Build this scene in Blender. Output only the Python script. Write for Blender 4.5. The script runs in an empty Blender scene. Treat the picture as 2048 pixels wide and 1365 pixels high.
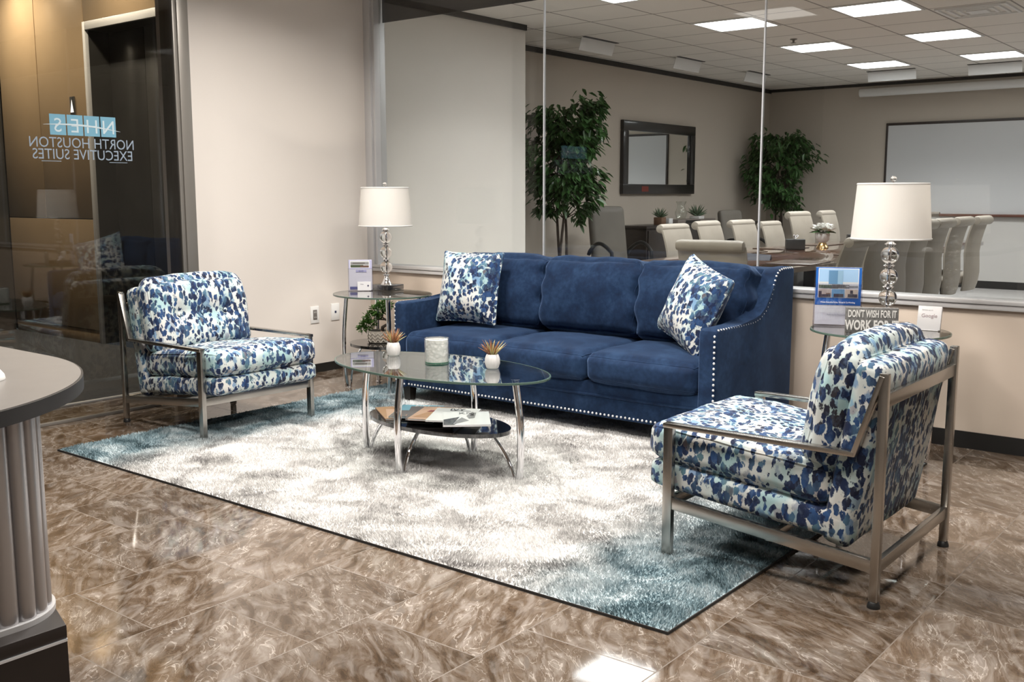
import bpy, bmesh, math, random
import numpy as np
from mathutils import Vector, Matrix, noise
random.seed(7); rng = np.random.default_rng(7)
PI = math.pi
sc = bpy.context.scene
C = sc.collection

# ------------------------------------------------------------------ camera, world, exposure
cam_d = bpy.data.cameras.new('camera'); cam = bpy.data.objects.new('camera', cam_d); C.objects.link(cam)
cam_d.sensor_width = 36.0; cam_d.lens = 2050.14 / 2048 * 36.0
cam_d.clip_start = 0.05; cam_d.clip_end = 60
_yaw, _pitch, _roll = map(math.radians, (-38.58727, 8.11373, -0.06686))
_f = Vector((math.sin(_yaw)*math.cos(_pitch), math.cos(_yaw)*math.cos(_pitch), -math.sin(_pitch)))
_r = Vector((math.cos(_yaw), -math.sin(_yaw), 0)); _u = _r.cross(_f)
_r2 = _r*math.cos(_roll) + _u*math.sin(_roll); _u2 = -_r*math.sin(_roll) + _u*math.cos(_roll)
_m = Matrix((( _r2.x, _u2.x, -_f.x, 5.57442), (_r2.y, _u2.y, -_f.y, -5.29607), (_r2.z, _u2.z, -_f.z, 1.25), (0, 0, 0, 1)))
cam.matrix_world = _m
sc.camera = cam
w = bpy.data.worlds.new('world'); sc.world = w; w.use_nodes = True
w.node_tree.nodes['Background'].inputs[0].default_value = (0.9, 0.95, 1.0, 1)
w.node_tree.nodes['Background'].inputs[1].default_value = 0.05
sc.view_settings.view_transform = 'Standard'; sc.view_settings.look = 'None'
sc.view_settings.exposure = 0.0; sc.view_settings.gamma = 1.0; sc.view_settings.use_curve_mapping = False
sc.cycles.max_bounces = 10; sc.cycles.diffuse_bounces = 4; sc.cycles.glossy_bounces = 4
sc.cycles.transmission_bounces = 8; sc.cycles.transparent_max_bounces = 16
sc.cycles.caustics_reflective = False; sc.cycles.caustics_refractive = False
sc.cycles.sample_clamp_indirect = 3.0
sc.cycles.use_denoising = True

LOBBY_Z = 2.86     # lobby ceiling height
CONF_Z = 2.80      # conference ceiling height

# ------------------------------------------------------------------ helpers
def link(name, me, m=None, parent=None, loc=None, rotz=0.0, smooth=True):
    o = bpy.data.objects.new(name, me); C.objects.link(o)
    if m is not None:
        for mm in (m if isinstance(m, (list, tuple)) else [m]): me.materials.append(mm)
    if parent is not None: o.parent = parent
    if loc is not None: o.location = loc
    if rotz: o.rotation_euler = (0, 0, rotz)
    return o
def thing(name, label, cat, loc=(0, 0, 0), rotz=0.0, group=None):
    o = bpy.data.objects.new(name, None); C.objects.link(o); o.empty_display_size = .1
    o.location = loc; o.rotation_euler = (0, 0, rotz)
    return tag(o, label, cat, group)
def tag(o, label=None, cat=None, group=None, kind=None):
    if label: o['label'] = label
    if cat: o['category'] = cat
    if group: o['group'] = group
    if kind: o['kind'] = kind
    return o
def struct(o, label=None):
    o['kind'] = 'structure'
    if label: o['label'] = label
    return o
def dup(root, loc, rotz, label, scale=None):
    r = root.copy(); C.objects.link(r); r.location = loc; r.rotation_euler = (0, 0, rotz); r['label'] = label
    if scale: r.scale = scale
    for ch in [c for c in root.children]:
        c = ch.copy(); C.objects.link(c); c.parent = r
        for g in [g for g in ch.children]:
            d = g.copy(); C.objects.link(d); d.parent = c
    return r

class MB:
    """collects shapes in one bmesh and links them as one mesh"""
    def __init__(s): s.bm = bmesh.new()
    def _x(s, vs, M):
        if M is not None: bmesh.ops.transform(s.bm, matrix=M, verts=vs)
    def box(s, lo, hi, bev=0.0, seg=2, M=None, mi=0):
        lo = Vector(lo); hi = Vector(hi); c = (lo+hi)/2; d = hi-lo
        r = bmesh.ops.create_cube(s.bm, size=1.0, matrix=Matrix.Translation(c) @ Matrix.Diagonal((abs(d.x), abs(d.y), abs(d.z), 1)))
        vs = r['verts']; fs = list({f for v in vs for f in v.link_faces})
        for f in fs: f.material_index = mi
        if bev > 0:
            es = list({e for v in vs for e in v.link_edges})
            r2 = bmesh.ops.bevel(s.bm, geom=es, offset=bev, segments=seg, affect='EDGES', profile=0.5)
            vs = list({v for f in r2['faces'] for v in f.verts} | {v for v in vs if v.is_valid})
            vs = list({v for f in {ff for v in vs for ff in v.link_faces} for v in f.verts})
            for f in {ff for v in vs for ff in v.link_faces}: f.material_index = mi
        s._x(vs, M); return vs
    def faces(s, verts, faces, M=None, mi=0, smooth=True):
        vs = [s.bm.verts.new(v) for v in verts]
        for f in faces:
            try:
                ff = s.bm.faces.new([vs[i] for i in f]); ff.material_index = mi; ff.smooth = smooth
            except ValueError: pass
        s._x(vs, M); return vs
    def tube(s, pts, r, n=10, caps=True, M=None, mi=0, flat=None):
        """round tube; r is a radius or a list; flat=(a,b) makes an a x b bar"""
        pts = [Vector(p) for p in pts]; N = len(pts); rs = r if isinstance(r, (list, tuple)) else [r]*N
        t0 = (pts[1]-pts[0]).normalized()
        up = Vector((0, 0, 1)) if abs(t0.z) < .9 else Vector((1, 0, 0))
        nrm = (up - t0*up.dot(t0)).normalized(); V = []; F = []
        for i, p in enumerate(pts):
            t = (pts[min(i+1, N-1)]-pts[max(i-1, 0)]).normalized()
            nrm = (nrm - t*nrm.dot(t)).normalized(); b = t.cross(nrm)
            k = 1.0
            for j in range(n):
                a = 2*PI*j/n
                V.append(p + (nrm*math.cos(a) + b*math.sin(a))*rs[i]*k)
        for i in range(N-1):
            for j in range(n):
                F.append((i*n+j, i*n+(j+1) % n, (i+1)*n+(j+1) % n, (i+1)*n+j))
        if caps: F.append(tuple(range(n-1, -1, -1))); F.append(tuple((N-1)*n+j for j in range(n)))
        return s.faces(V, F, M, mi)
    def lathe(s, prof, n=32, M=None, mi=0, ell=(1, 1)):
        """prof list of (radius, z)"""
        V = []; F = []
        for (r, z) in prof:
            for j in range(n):
                a = 2*PI*j/n; V.append((r*math.cos(a)*ell[0], r*math.sin(a)*ell[1], z))
        for i in range(len(prof)-1):
            for j in range(n):
                F.append((i*n+j, i*n+(j+1) % n, (i+1)*n+(j+1) % n, (i+1)*n+j))
        F.append(tuple(range(n-1, -1, -1))); F.append(tuple((len(prof)-1)*n+j for j in range(n)))
        return s.faces(V, F, M, mi)
    def prism(s, poly, z0, z1, bev=0.0, M=None, mi=0, smooth=False, seg=2):
        """polygon in xy, CCW, extruded in z"""
        n = len(poly)
        V = [(x, y, z0) for x, y in poly] + [(x, y, z1) for x, y in poly]
        F = [tuple(range(n-1, -1, -1)), tuple(range(n, 2*n))] + [(i, (i+1) % n, n+(i+1) % n, n+i) for i in range(n)]
        vs = s.faces(V, F, None, mi, smooth)
        if bev > 0:
            es = [e for e in {e for v in vs for e in v.link_edges} if abs(e.verts[0].co.z-e.verts[1].co.z) < 1e-6]
            r2 = bmesh.ops.bevel(s.bm, geom=es, offset=bev, segments=seg, affect='EDGES', profile=0.5)
            vs = list({v for f in r2['faces'] for v in f.verts} | {v for v in vs if v.is_valid})
            vs = list({v for f in {ff for v in vs for ff in v.link_faces} for v in f.verts})
        s._x(vs, M); return vs
    def build(s, name, m, parent=None, loc=None, rotz=0.0, smooth=None):
        bmesh.ops.recalc_face_normals(s.bm, faces=s.bm.faces[:])
        me = bpy.data.meshes.new(name); s.bm.to_mesh(me); s.bm.free()
        if smooth is True: me.shade_smooth()
        elif smooth is None: auto_smooth(me, 35)
        return link(name, me, m, parent, loc, rotz)

def auto_smooth(me, deg):
    me.shade_smooth()
    try: me.set_sharp_from_angle(angle=math.radians(deg))
    except Exception: pass

def R(axis, deg): return Matrix.Rotation(math.radians(deg), 4, axis)
def T(x, y, z): return Matrix.Translation((x, y, z))

def cushion(name, m, parent, size, r=.03, crown=(0, 0, 0), n=22, M=None, dimples=(), wrinkle=0.0, wscale=6.0, taper=None, piping=0.0, seed=0, pinch=0.0):
    """soft rounded box: size=(x,y,z); crown swells each pair of faces"""
    a = Vector(size)/2; V = []; F = []; idx = {}
    def key(p): return (round(p[0], 5), round(p[1], 5), round(p[2], 5))
    def vert(p):
        k = key(p)
        if k not in idx: idx[k] = len(V); V.append(Vector(p))
        return idx[k]
    ts = [-1 + 2*i/n for i in range(n+1)]
    ts = [math.copysign(abs(t)**.8, t) for t in ts]
    for ax in range(3):
        for sg in (-1, 1):
            g = {}
            for i, u in enumerate(ts):
                for j, v in enumerate(ts):
                    p = [0, 0, 0]; p[ax] = sg; p[(ax+1) % 3] = u; p[(ax+2) % 3] = v
                    g[i, j] = vert(p)
            for i in range(n):
                for j in range(n):
                    q = (g[i, j], g[i+1, j], g[i+1, j+1], g[i, j+1]); F.append(q if sg > 0 else q[::-1])
    out = []
    for p in V:
        q = Vector((p.x*a.x, p.y*a.y, p.z*a.z))
        inner = Vector((max(-a.x+r, min(a.x-r, q.x)), max(-a.y+r, min(a.y-r, q.y)), max(-a.z+r, min(a.z-r, q.z))))
        d = q-inner
        if d.length > 1e-9: q2 = inner + d.normalized()*min(r, d.length) if d.length > r else inner + d
        else: q2 = q
        fx, fy, fz = 1-p.x**2, 1-p.y**2, 1-p.z**2
        q2 = q2 + Vector((p.x*crown[0]*math.sqrt(max(fy*fz, 0)), p.y*crown[1]*math.sqrt(max(fx*fz, 0)), p.z*crown[2]*math.sqrt(max(fx*fy, 0))))
        if pinch:
            k = (p.y*p.z)**4 if a.x < a.y else (p.x*p.y)**4
            q2 = q2 + Vector((q2.x, q2.y, q2.z))*pinch*k
        if wrinkle:
            nn = noise.noise(Vector((q2.x*wscale+seed*7.3, q2.y*wscale, q2.z*wscale)))
            n2 = noise.noise(Vector((q2.x*wscale*2.7+seed*3.1, q2.y*wscale*2.7+5, q2.z*wscale*1.3)))
            q2 = q2 + Vector((p.x, p.y, p.z)).normalized()*(nn+.45*n2)*wrinkle
        for (ax, sg, du, dv, depth, rad) in dimples:
            if p[ax]*sg > .5:
                u = q2[(ax+1) % 3]-du; v = q2[(ax+2) % 3]-dv
                k = math.exp(-(u*u+v*v)/(rad*rad)) + .45*math.exp(-(u*u*18+v*v*1.2)/(rad*rad)) + .45*math.exp(-(v*v*18+u*u*1.2)/(rad*rad))
                q2[ax] -= sg*depth*k/1.6
        if taper: q2 = taper(q2, p)
        out.append(q2)
    mb = MB()
    mb.faces(out, F)
    if piping:
        for sg in (-1, 1):                                   # welts run round the two big faces
            ax = 2 if a.z < a.x and a.z < a.y else (0 if a.x < a.y else 1)
            loop = []
            u_, v_ = (ax+1) % 3, (ax+2) % 3
            K = 64
            for k in range(K+1):
                t = 4*k/K
                if t < 1: pu, pv = -1+2*t, -1
                elif t < 2: pu, pv = 1, -1+2*(t-1)
                elif t < 3: pu, pv = 1-2*(t-2), 1
                else: pu, pv = -1, 1-2*(t-3)
                p = Vector((0, 0, 0)); p[ax] = sg; p[u_] = pu; p[v_] = pv
                best = min(range(len(V)), key=lambda i: (V[i]-p).length_squared)
                loop.append(out[best])
            cl = [loop[0]]
            for q in loop[1:]:
                if (q-cl[-1]).length > 1e-4: cl.append(q)
            mb.tube(cl, piping, n=6, caps=False)
    if M is not None: bmesh.ops.transform(mb.bm, matrix=M, verts=mb.bm.verts[:])
    return mb.build(name, m, parent, smooth=True)

def text_mesh(body, size, extrude=.0006, align='CENTER', sx=1.0, spacing=1.0, bold=0.0):
    cu = bpy.data.curves.new('t', 'FONT'); cu.body = body; cu.size = size; cu.extrude = extrude
    cu.align_x = align; cu.space_character = spacing; cu.offset = bold; cu.resolution_u = 3
    o = bpy.data.objects.new('t', cu); C.objects.link(o)
    dg = bpy.context.evaluated_depsgraph_get(); dg.update()
    me = bpy.data.meshes.new_from_object(o.evaluated_get(dg))
    bpy.data.objects.remove(o); bpy.data.curves.remove(cu)
    if sx != 1.0: me.transform(Matrix.Diagonal((sx, 1, 1, 1)))
    return me
def text(name, body, size, m, parent, M, **k):
    me = text_mesh(body, size, **k); me.transform(M)
    return link(name, me, m, parent)

# ------------------------------------------------------------------ materials
def mat(name):
    m = bpy.data.materials.new(name); m.use_nodes = True; nt = m.node_tree
    b = nt.nodes['Principled BSDF']; return m, nt, b
def N(nt, kind, **ins):
    n = nt.nodes.new(kind)
    for k, v in ins.items():
        if k.startswith('_'): setattr(n, k[1:], v)
        else:
            key = k.replace('__', ' ')
            n.inputs[key].default_value = v
    return n
def L(nt, a, b): nt.links.new(a, b)
def ramp(nt, fac, stops, interp='LINEAR'):
    r = nt.nodes.new('ShaderNodeValToRGB'); r.color_ramp.interpolation = interp
    el = r.color_ramp.elements
    while len(el) < len(stops): el.new(0.5)
    for e, (p, c) in zip(el, stops):
        e.position = p; e.color = (*c, 1) if len(c) == 3 else c
    L(nt, fac, r.inputs[0]); return r.outputs[0]
def g(v): return (v, v, v)
def mixc(nt, fac, a, b, mode='MIX'):
    n = nt.nodes.new('ShaderNodeMix'); n.data_type = 'RGBA'; n.blend_type = mode
    for i, s in ((0, fac), (6, a), (7, b)):
        if hasattr(s, 'is_linked') or hasattr(s, 'links'): L(nt, s, n.inputs[i])
        else: n.inputs[i].default_value = s if not isinstance(s, tuple) else ((*s, 1) if len(s) == 3 else s)
    return n.outputs[2]
def math_(nt, op, a, b=None, c=None, clamp=False):
    n = nt.nodes.new('ShaderNodeMath'); n.operation = op; n.use_clamp = clamp
    for i, s in enumerate((a, b, c)):
        if s is None: continue
        if isinstance(s, (int, float)): n.inputs[i].default_value = s
        else: L(nt, s, n.inputs[i])
    return n.outputs[0]
def coords(nt, scale=(1, 1, 1), rot=(0, 0, 0), loc=(0, 0, 0), kind='Object'):
    tc = nt.nodes.new('ShaderNodeTexCoord'); mp = nt.nodes.new('ShaderNodeMapping')
    mp.inputs['Scale'].default_value = scale; mp.inputs['Rotation'].default_value = rot; mp.inputs['Location'].default_value = loc
    L(nt, tc.outputs[kind], mp.inputs[0]); return mp.outputs[0]
def noise_(nt, vec, scale, detail=2.0, rough=.5, dist=0.0):
    n = nt.nodes.new('ShaderNodeTexNoise'); n.inputs['Scale'].default_value = scale; n.inputs['Detail'].default_value = detail
    n.inputs['Roughness'].default_value = rough; n.inputs['Distortion'].default_value = dist; L(nt, vec, n.inputs['Vector']); return n
def bump(nt, b, h, strength=.3, dist=.01):
    n = nt.nodes.new('ShaderNodeBump'); n.inputs['Strength'].default_value = strength; n.inputs['Distance'].default_value = dist
    L(nt, h, n.inputs['Height']); L(nt, n.outputs[0], b.inputs['Normal']); return n

def plain(name, col, rough=.5, metal=0.0, var=0.0, vs=8.0, bmp=0.0, bs=200.0, coat=0.0, spec=None, aniso=0.0):
    m, nt, b = mat(name)
    b.inputs['Base Color'].default_value = (*col, 1); b.inputs['Roughness'].default_value = rough; b.inputs['Metallic'].default_value = metal
    b.inputs['Coat Weight'].default_value = coat
    if spec is not None: b.inputs['Specular IOR Level'].default_value = spec
    v = coords(nt)
    if var:
        n = noise_(nt, v, vs, 3)
        lo = tuple(max(c*(1-var), 0) for c in col); hi = tuple(min(c*(1+var), 1) for c in col)
        L(nt, ramp(nt, n.outputs[0], [(.3, lo), (.7, hi)]), b.inputs['Base Color'])
    if bmp:
        n = noise_(nt, v, bs, 2); bump(nt, b, n.outputs[0], bmp, .002)
    return m
def emis(name, col, s):
    m, nt, b = mat(name); b.inputs['Base Color'].default_value = (0.8, 0.8, 0.8, 1)
    b.inputs['Emission Color'].default_value = (*col, 1); b.inputs['Emission Strength'].default_value = s
    return m
def pane(name, tint=(1, 1, 1), f0=.05, f1=.9, rough=0.0, refl=(1, 1, 1)):
    """clear flat glass: transmits straight through, reflects by angle"""
    m, nt, b = mat(name); nt.nodes.remove(b); out = nt.nodes['Material Output']
    lw = N(nt, 'ShaderNodeLayerWeight', Blend=.5)
    p = math_(nt, 'POWER', lw.outputs['Facing'], 5.0)
    f = math_(nt, 'MULTIPLY_ADD', p, f1, f0, clamp=True)
    tr = nt.nodes.new('ShaderNodeBsdfTransparent'); tr.inputs[0].default_value = (*tint, 1)
    gl = nt.nodes.new('ShaderNodeBsdfGlossy'); gl.inputs['Roughness'].default_value = rough; gl.inputs['Color'].default_value = (*refl, 1)
    mx = nt.nodes.new('ShaderNodeMixShader'); L(nt, f, mx.inputs[0]); L(nt, tr.outputs[0], mx.inputs[1]); L(nt, gl.outputs[0], mx.inputs[2])
    L(nt, mx.outputs[0], out.inputs[0]); return m

M = {}
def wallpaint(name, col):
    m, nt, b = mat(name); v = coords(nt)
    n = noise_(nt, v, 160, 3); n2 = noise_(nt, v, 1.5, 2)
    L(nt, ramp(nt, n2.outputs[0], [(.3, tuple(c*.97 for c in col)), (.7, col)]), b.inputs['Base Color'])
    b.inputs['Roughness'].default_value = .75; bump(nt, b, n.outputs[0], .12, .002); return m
M['wall'] = wallpaint('lobby_wall_paint', (.735, .685, .64))
M['wall_low'] = wallpaint('low_wall_paint', (.62, .53, .45))
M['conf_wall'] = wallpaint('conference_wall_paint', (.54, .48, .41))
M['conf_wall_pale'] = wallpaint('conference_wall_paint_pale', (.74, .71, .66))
M['black_trim'] = plain('black_rubber_base', (.012, .012, .012), .45)
M['alu'] = plain('brushed_aluminium', (.60, .60, .61), .42, .35)
M['alu_light'] = plain('light_aluminium', (.72, .74, .78), .45, .5)
M['bronze'] = plain('bronze_metal', (.24, .225, .205), .38, .5)
M['steel'] = plain('satin_nickel', (.46, .44, .41), .27, 1.0)
M['chrome'] = plain('chrome', (.86, .86, .88), .05, 1.0)
M['nail'] = plain('pewter_nailhead', (.80, .80, .80), .30, .6)
M['blackplastic'] = plain('black_plastic', (.015, .015, .015), .45)
M['whiteplastic'] = plain('white_plastic', (.8, .8, .79), .35)
M['darkwood'] = plain('espresso_wood', (.018, .013, .011), .35, 0, .4, 20, coat=.3)
M['black_glossy'] = plain('black_tempered_glass', (.006, .006, .007), .04, 0, spec=.8, coat=.6)
M['glass'] = pane('clear_glazing', (.93, .94, .93), .045, .8)
M['lobby_glass'] = pane('elevator_lobby_glazing', (.80, .80, .79), .05, .75)
M['table_glass'] = pane('table_glass', (.82, .85, .84), .12, 1.1)
M['side_glass'] = pane('side_table_glass', (.84, .86, .85), .10, 1.0)
M['dark_tint'] = pane('dark_tinted_sheet', (.30, .30, .31), .03, .5)
M['acrylic'] = pane('clear_acrylic', (.93, .93, .96), .05, .5)
M['vaseglass'] = pane('vase_glass', (.96, .97, .96), .06, .9)

def glass_edge():
    m, nt, b = mat('green_glass_edge')
    b.inputs['Base Color'].default_value = (.10, .16, .13, 1); b.inputs['Roughness'].default_value = .08
    b.inputs['Transmission Weight'].default_value = .3; return m
M['glass_edge'] = glass_edge()
def crystal():
    m, nt, b = mat('crystal_glass'); b.inputs['Base Color'].default_value = (.97, .97, .97, 1)
    b.inputs['Roughness'].default_value = 0.0; b.inputs['Transmission Weight'].default_value = 1.0; b.inputs['IOR'].default_value = 1.5; return m
M['crystal'] = crystal()

def marble():
    m, nt, b = mat('brown_marble_tiles'); tc = nt.nodes.new('ShaderNodeTexCoord'); P = tc.outputs['Object']
    sep = nt.nodes.new('ShaderNodeSeparateXYZ'); L(nt, P, sep.inputs[0])
    px, py = .43, .447
    u = math_(nt, 'DIVIDE', math_(nt, 'SUBTRACT', sep.outputs[0], 2.985-20*px), px)
    iu = math_(nt, 'FLOOR', u); fu = math_(nt, 'SUBTRACT', u, iu)
    odd = math_(nt, 'MODULO', iu, 2.0)
    v = math_(nt, 'ADD', math_(nt, 'DIVIDE', math_(nt, 'ADD', sep.outputs[1], 3.062+20*py), py), math_(nt, 'MULTIPLY', odd, .5))
    iv = math_(nt, 'FLOOR', v); fv = math_(nt, 'SUBTRACT', v, iv)
    def edge(f, w):
        a = math_(nt, 'MINIMUM', f, math_(nt, 'SUBTRACT', 1.0, f)); return math_(nt, 'LESS_THAN', a, w)
    gr = math_(nt, 'MAXIMUM', edge(fu, .0045), edge(fv, .0045))
    # per-tile random
    cmb = nt.nodes.new('ShaderNodeCombineXYZ'); L(nt, iu, cmb.inputs[0]); L(nt, iv, cmb.inputs[1])
    wn = nt.nodes.new('ShaderNodeTexWhiteNoise'); wn.noise_dimensions = '3D'; L(nt, cmb.outputs[0], wn.inputs[0])
    off = nt.nodes.new('ShaderNodeVectorMath'); off.operation = 'SCALE'; L(nt, wn.outputs['Color'], off.inputs[0]); off.inputs['Scale'].default_value = 9.0
    add = nt.nodes.new('ShaderNodeVectorMath'); add.operation = 'ADD'; L(nt, P, add.inputs[0]); L(nt, off.outputs[0], add.inputs[1])
    # per-tile swirl angle
    vr = nt.nodes.new('ShaderNodeVectorRotate'); vr.rotation_type = 'Z_AXIS'; L(nt, add.outputs[0], vr.inputs['Vector'])
    L(nt, math_(nt, 'MULTIPLY_ADD', wn.outputs['Value'], .9, .35), vr.inputs['Angle'])
    mp = nt.nodes.new('ShaderNodeMapping'); mp.inputs['Scale'].default_value = (1.0, 2.4, 1); L(nt, vr.outputs[0], mp.inputs[0])
    n1 = noise_(nt, mp.outputs[0], 1.9, 5, .55, 2.6)
    n2 = noise_(nt, mp.outputs[0], 4.2, 6, .58, 3.0)
    n3 = noise_(nt, mp.outputs[0], 5.5, 3, .5, 2.0)
    base = ramp(nt, n1.outputs[0], [(.30, (.045, .030, .020)), (.40, (.115, .078, .052)), (.48, (.175, .130, .096)), (.56, (.215, .168, .132)), (.70, (.33, .285, .25))])
    c2 = ramp(nt, n2.outputs[0], [(.36, (.040, .028, .020)), (.46, (.130, .084, .050)), (.53, (.185, .15, .122)), (.66, (.40, .36, .33))])
    col = mixc(nt, .42, base, c2)
    # veins: thin light lines where noise crosses .5
    d = math_(nt, 'ABSOLUTE', math_(nt, 'SUBTRACT', n3.outputs[0], .5))
    vein = ramp(nt, d, [(.0, g(1)), (.008, g(.6)), (.016, g(0))])
    gate = ramp(nt, n1.outputs[0], [(.45, g(.0)), (.6, g(.6))])
    vm = math_(nt, 'MULTIPLY', vein, gate)
    col = mixc(nt, vm, col, (.66, .60, .54))
    d2 = math_(nt, 'ABSOLUTE', math_(nt, 'SUBTRACT', n2.outputs[0], .46))
    vein2 = ramp(nt, d2, [(.0, g(.7)), (.01, g(.2)), (.02, g(0))])
    col = mixc(nt, math_(nt, 'MULTIPLY', vein2, .8), col, (.05, .035, .025))
    tone = nt.nodes.new('ShaderNodeHueSaturation'); L(nt, col, tone.inputs['Color'])
    L(nt, math_(nt, 'MULTIPLY_ADD', wn.outputs['Value'], .26, .70), tone.inputs['Value']); tone.inputs['Saturation'].default_value = 1.02
    col = mixc(nt, gr, tone.outputs[0], (.17, .14, .115))
    L(nt, col, b.inputs['Base Color'])
    L(nt, math_(nt, 'MULTIPLY_ADD', gr, .4, .055), b.inputs['Roughness'])
    b.inputs['Specular IOR Level'].default_value = .6
    h = math_(nt, 'SUBTRACT', 1.0, gr); bump(nt, b, h, .25, .002)
    return m
M['marble'] = marble()

def velvet():
    m, nt, b = mat('navy_velvet'); v = coords(nt)
    n = noise_(nt, v, 7, 5, .6, .4); n2 = noise_(nt, v, 45, 3)
    f = math_(nt, 'MULTIPLY_ADD', n2.outputs[0], .35, math_(nt, 'MULTIPLY', n.outputs[0], .75))
    c = ramp(nt, f, [(.32, (.005, .011, .030)), (.52, (.008, .021, .055)), (.70, (.016, .038, .088))])
    L(nt, c, b.inputs['Base Color']); b.inputs['Roughness'].default_value = .85
    b.inputs['Sheen Weight'].default_value = .55; b.inputs['Sheen Roughness'].default_value = .35
    b.inputs['Sheen Tint'].default_value = (.28, .44, .78, 1); b.inputs['Specular IOR Level'].default_value = .15
    n3 = noise_(nt, v, 600, 2); bump(nt, b, n3.outputs[0], .2, .002); return m
M['velvet'] = velvet()

def splotch(name='blue_splotch_fabric', s=1.0, stretch=(1, 1, .62)):
    m, nt, b = mat(name); v = coords(nt)
    mp = nt.nodes.new('ShaderNodeMapping'); mp.inputs['Scale'].default_value = stretch; L(nt, v, mp.inputs[0]); v = mp.outputs[0]
    nw = noise_(nt, v, 34*s, 3, .6); nv = nt.nodes.new('ShaderNodeVectorMath'); nv.operation = 'MULTIPLY_ADD'
    L(nt, nw.outputs['Color'], nv.inputs[0]); nv.inputs[1].default_value = (.040/s,)*3; L(nt, v, nv.inputs[2]); vd = nv.outputs[0]
    def spots(sc_, thr, sharp):
        vo = nt.nodes.new('ShaderNodeTexVoronoi'); vo.feature = 'F1'; vo.inputs['Scale'].default_value = sc_*s; L(nt, vd, vo.inputs['Vector'])
        return vo, math_(nt, 'MULTIPLY', math_(nt, 'SUBTRACT', thr, vo.outputs['Distance']), sharp, clamp=True)
    band = coords(nt, (1, 1, .25)); nth = noise_(nt, band, 8*s, 3, .6)
    thr = math_(nt, 'MULTIPLY_ADD', nth.outputs[0], 1.05, .04)
    vor, mask = spots(43, thr, 12.0)
    nt2 = noise_(nt, v, 11*s, 2, .5)
    vor2, mask2 = spots(27, math_(nt, 'MULTIPLY_ADD', nt2.outputs[0], 1.5, -.38), 9.0)
    sp = nt.nodes.new('ShaderNodeSeparateColor'); L(nt, vor.outputs['Color'], sp.inputs[0])
    nh = noise_(nt, band, 10*s, 2, .5)
    hsel = math_(nt, 'MULTIPLY_ADD', sp.outputs[0], .50, math_(nt, 'MULTIPLY_ADD', nh.outputs[0], 1.5, -.50))
    col = ramp(nt, hsel, [(.0, (.030, .027, .034)), (.18, (.010, .014, .036)), (.36, (.012, .024, .075)), (.48, (.024, .068, .18)), (.58, (.014, .020, .055)), (.72, (.055, .12, .21)), (.84, (.09, .18, .22)), (.95, (.11, .095, .11))])
    sp2 = nt.nodes.new('ShaderNodeSeparateColor'); L(nt, vor2.outputs['Color'], sp2.inputs[0])
    col2 = ramp(nt, sp2.outputs[1], [(.0, (.15, .28, .46)), (.35, (.10, .20, .36)), (.55, (.22, .34, .40)), (.75, (.30, .28, .30)), (.95, (.20, .36, .50))])
    wet = noise_(nt, v, 60*s, 3, .6)
    col = mixc(nt, ramp(nt, wet.outputs[0], [(.50, g(0)), (.80, g(.32))]), col, (.18, .26, .38))
    nb = noise_(nt, v, 9*s, 2)
    basec = ramp(nt, nb.outputs[0], [(.36, (.60, .60, .575)), (.50, (.54, .60, .59)), (.62, (.34, .50, .52))])
    fin = mixc(nt, math_(nt, 'MULTIPLY', mask2, .85), basec, col2)
    fin = mixc(nt, mask, fin, col)
    L(nt, fin, b.inputs['Base Color']); b.inputs['Roughness'].default_value = .8; b.inputs['Specular IOR Level'].default_value = .2
    b.inputs['Sheen Weight'].default_value = .1
    n3 = noise_(nt, v, 700, 2); bump(nt, b, n3.outputs[0], .2, .001); return m
M['splotch'] = splotch()
M['splotch_pillow'] = splotch('blue_splotch_pillow', 1.0, (1, 1, .75))

def rugmat(pile=True):
    m, nt, b = mat('shag_pile' if pile else 'rug_backing'); tc = nt.nodes.new('ShaderNodeTexCoord'); P = tc.outputs['Object']
    sep = nt.nodes.new('ShaderNodeSeparateXYZ'); L(nt, P, sep.inputs[0])   # object origin = rug centre; x -1.72..1.72
    n1 = noise_(nt, P, 1.7, 4, .6, .8); n2 = noise_(nt, P, 4.0, 5, .65, .6); n3 = noise_(nt, P, 90, 2)
    ax = math_(nt, 'ABSOLUTE', sep.outputs[0])
    e = math_(nt, 'ADD', ax, math_(nt, 'MULTIPLY_ADD', n1.outputs[0], .9, -.45))
    teal = ramp(nt, e, [(.0, g(0)), (1.10/2, g(0)), (1.42/2, g(1))]) if False else None
    t = nt.nodes.new('ShaderNodeMapRange'); t.interpolation_type = 'SMOOTHSTEP'; L(nt, e, t.inputs[0])
    t.inputs[1].default_value = 1.02; t.inputs[2].default_value = 1.50
    grey = ramp(nt, n2.outputs[0], [(.32, (.38, .37, .365)), (.44, (.66, .65, .64)), (.56, (.91, .90, .89))])
    tealc = ramp(nt, n2.outputs[0], [(.36, (.095, .150, .172)), (.48, (.27, .37, .41)), (.60, (.56, .64, .67))])
    col = mixc(nt, t.outputs[0], grey, tealc)
    col = mixc(nt, .25, col, ramp(nt, n3.outputs[0], [(.3, g(.4)), (.7, g(1))]), 'MULTIPLY')
    L(nt, col, b.inputs['Base Color']); b.inputs['Roughness'].default_value = .9; b.inputs['Specular IOR Level'].default_value = .1
    return m
M['pile'] = rugmat(); M['rugback'] = rugmat(False)

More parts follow.
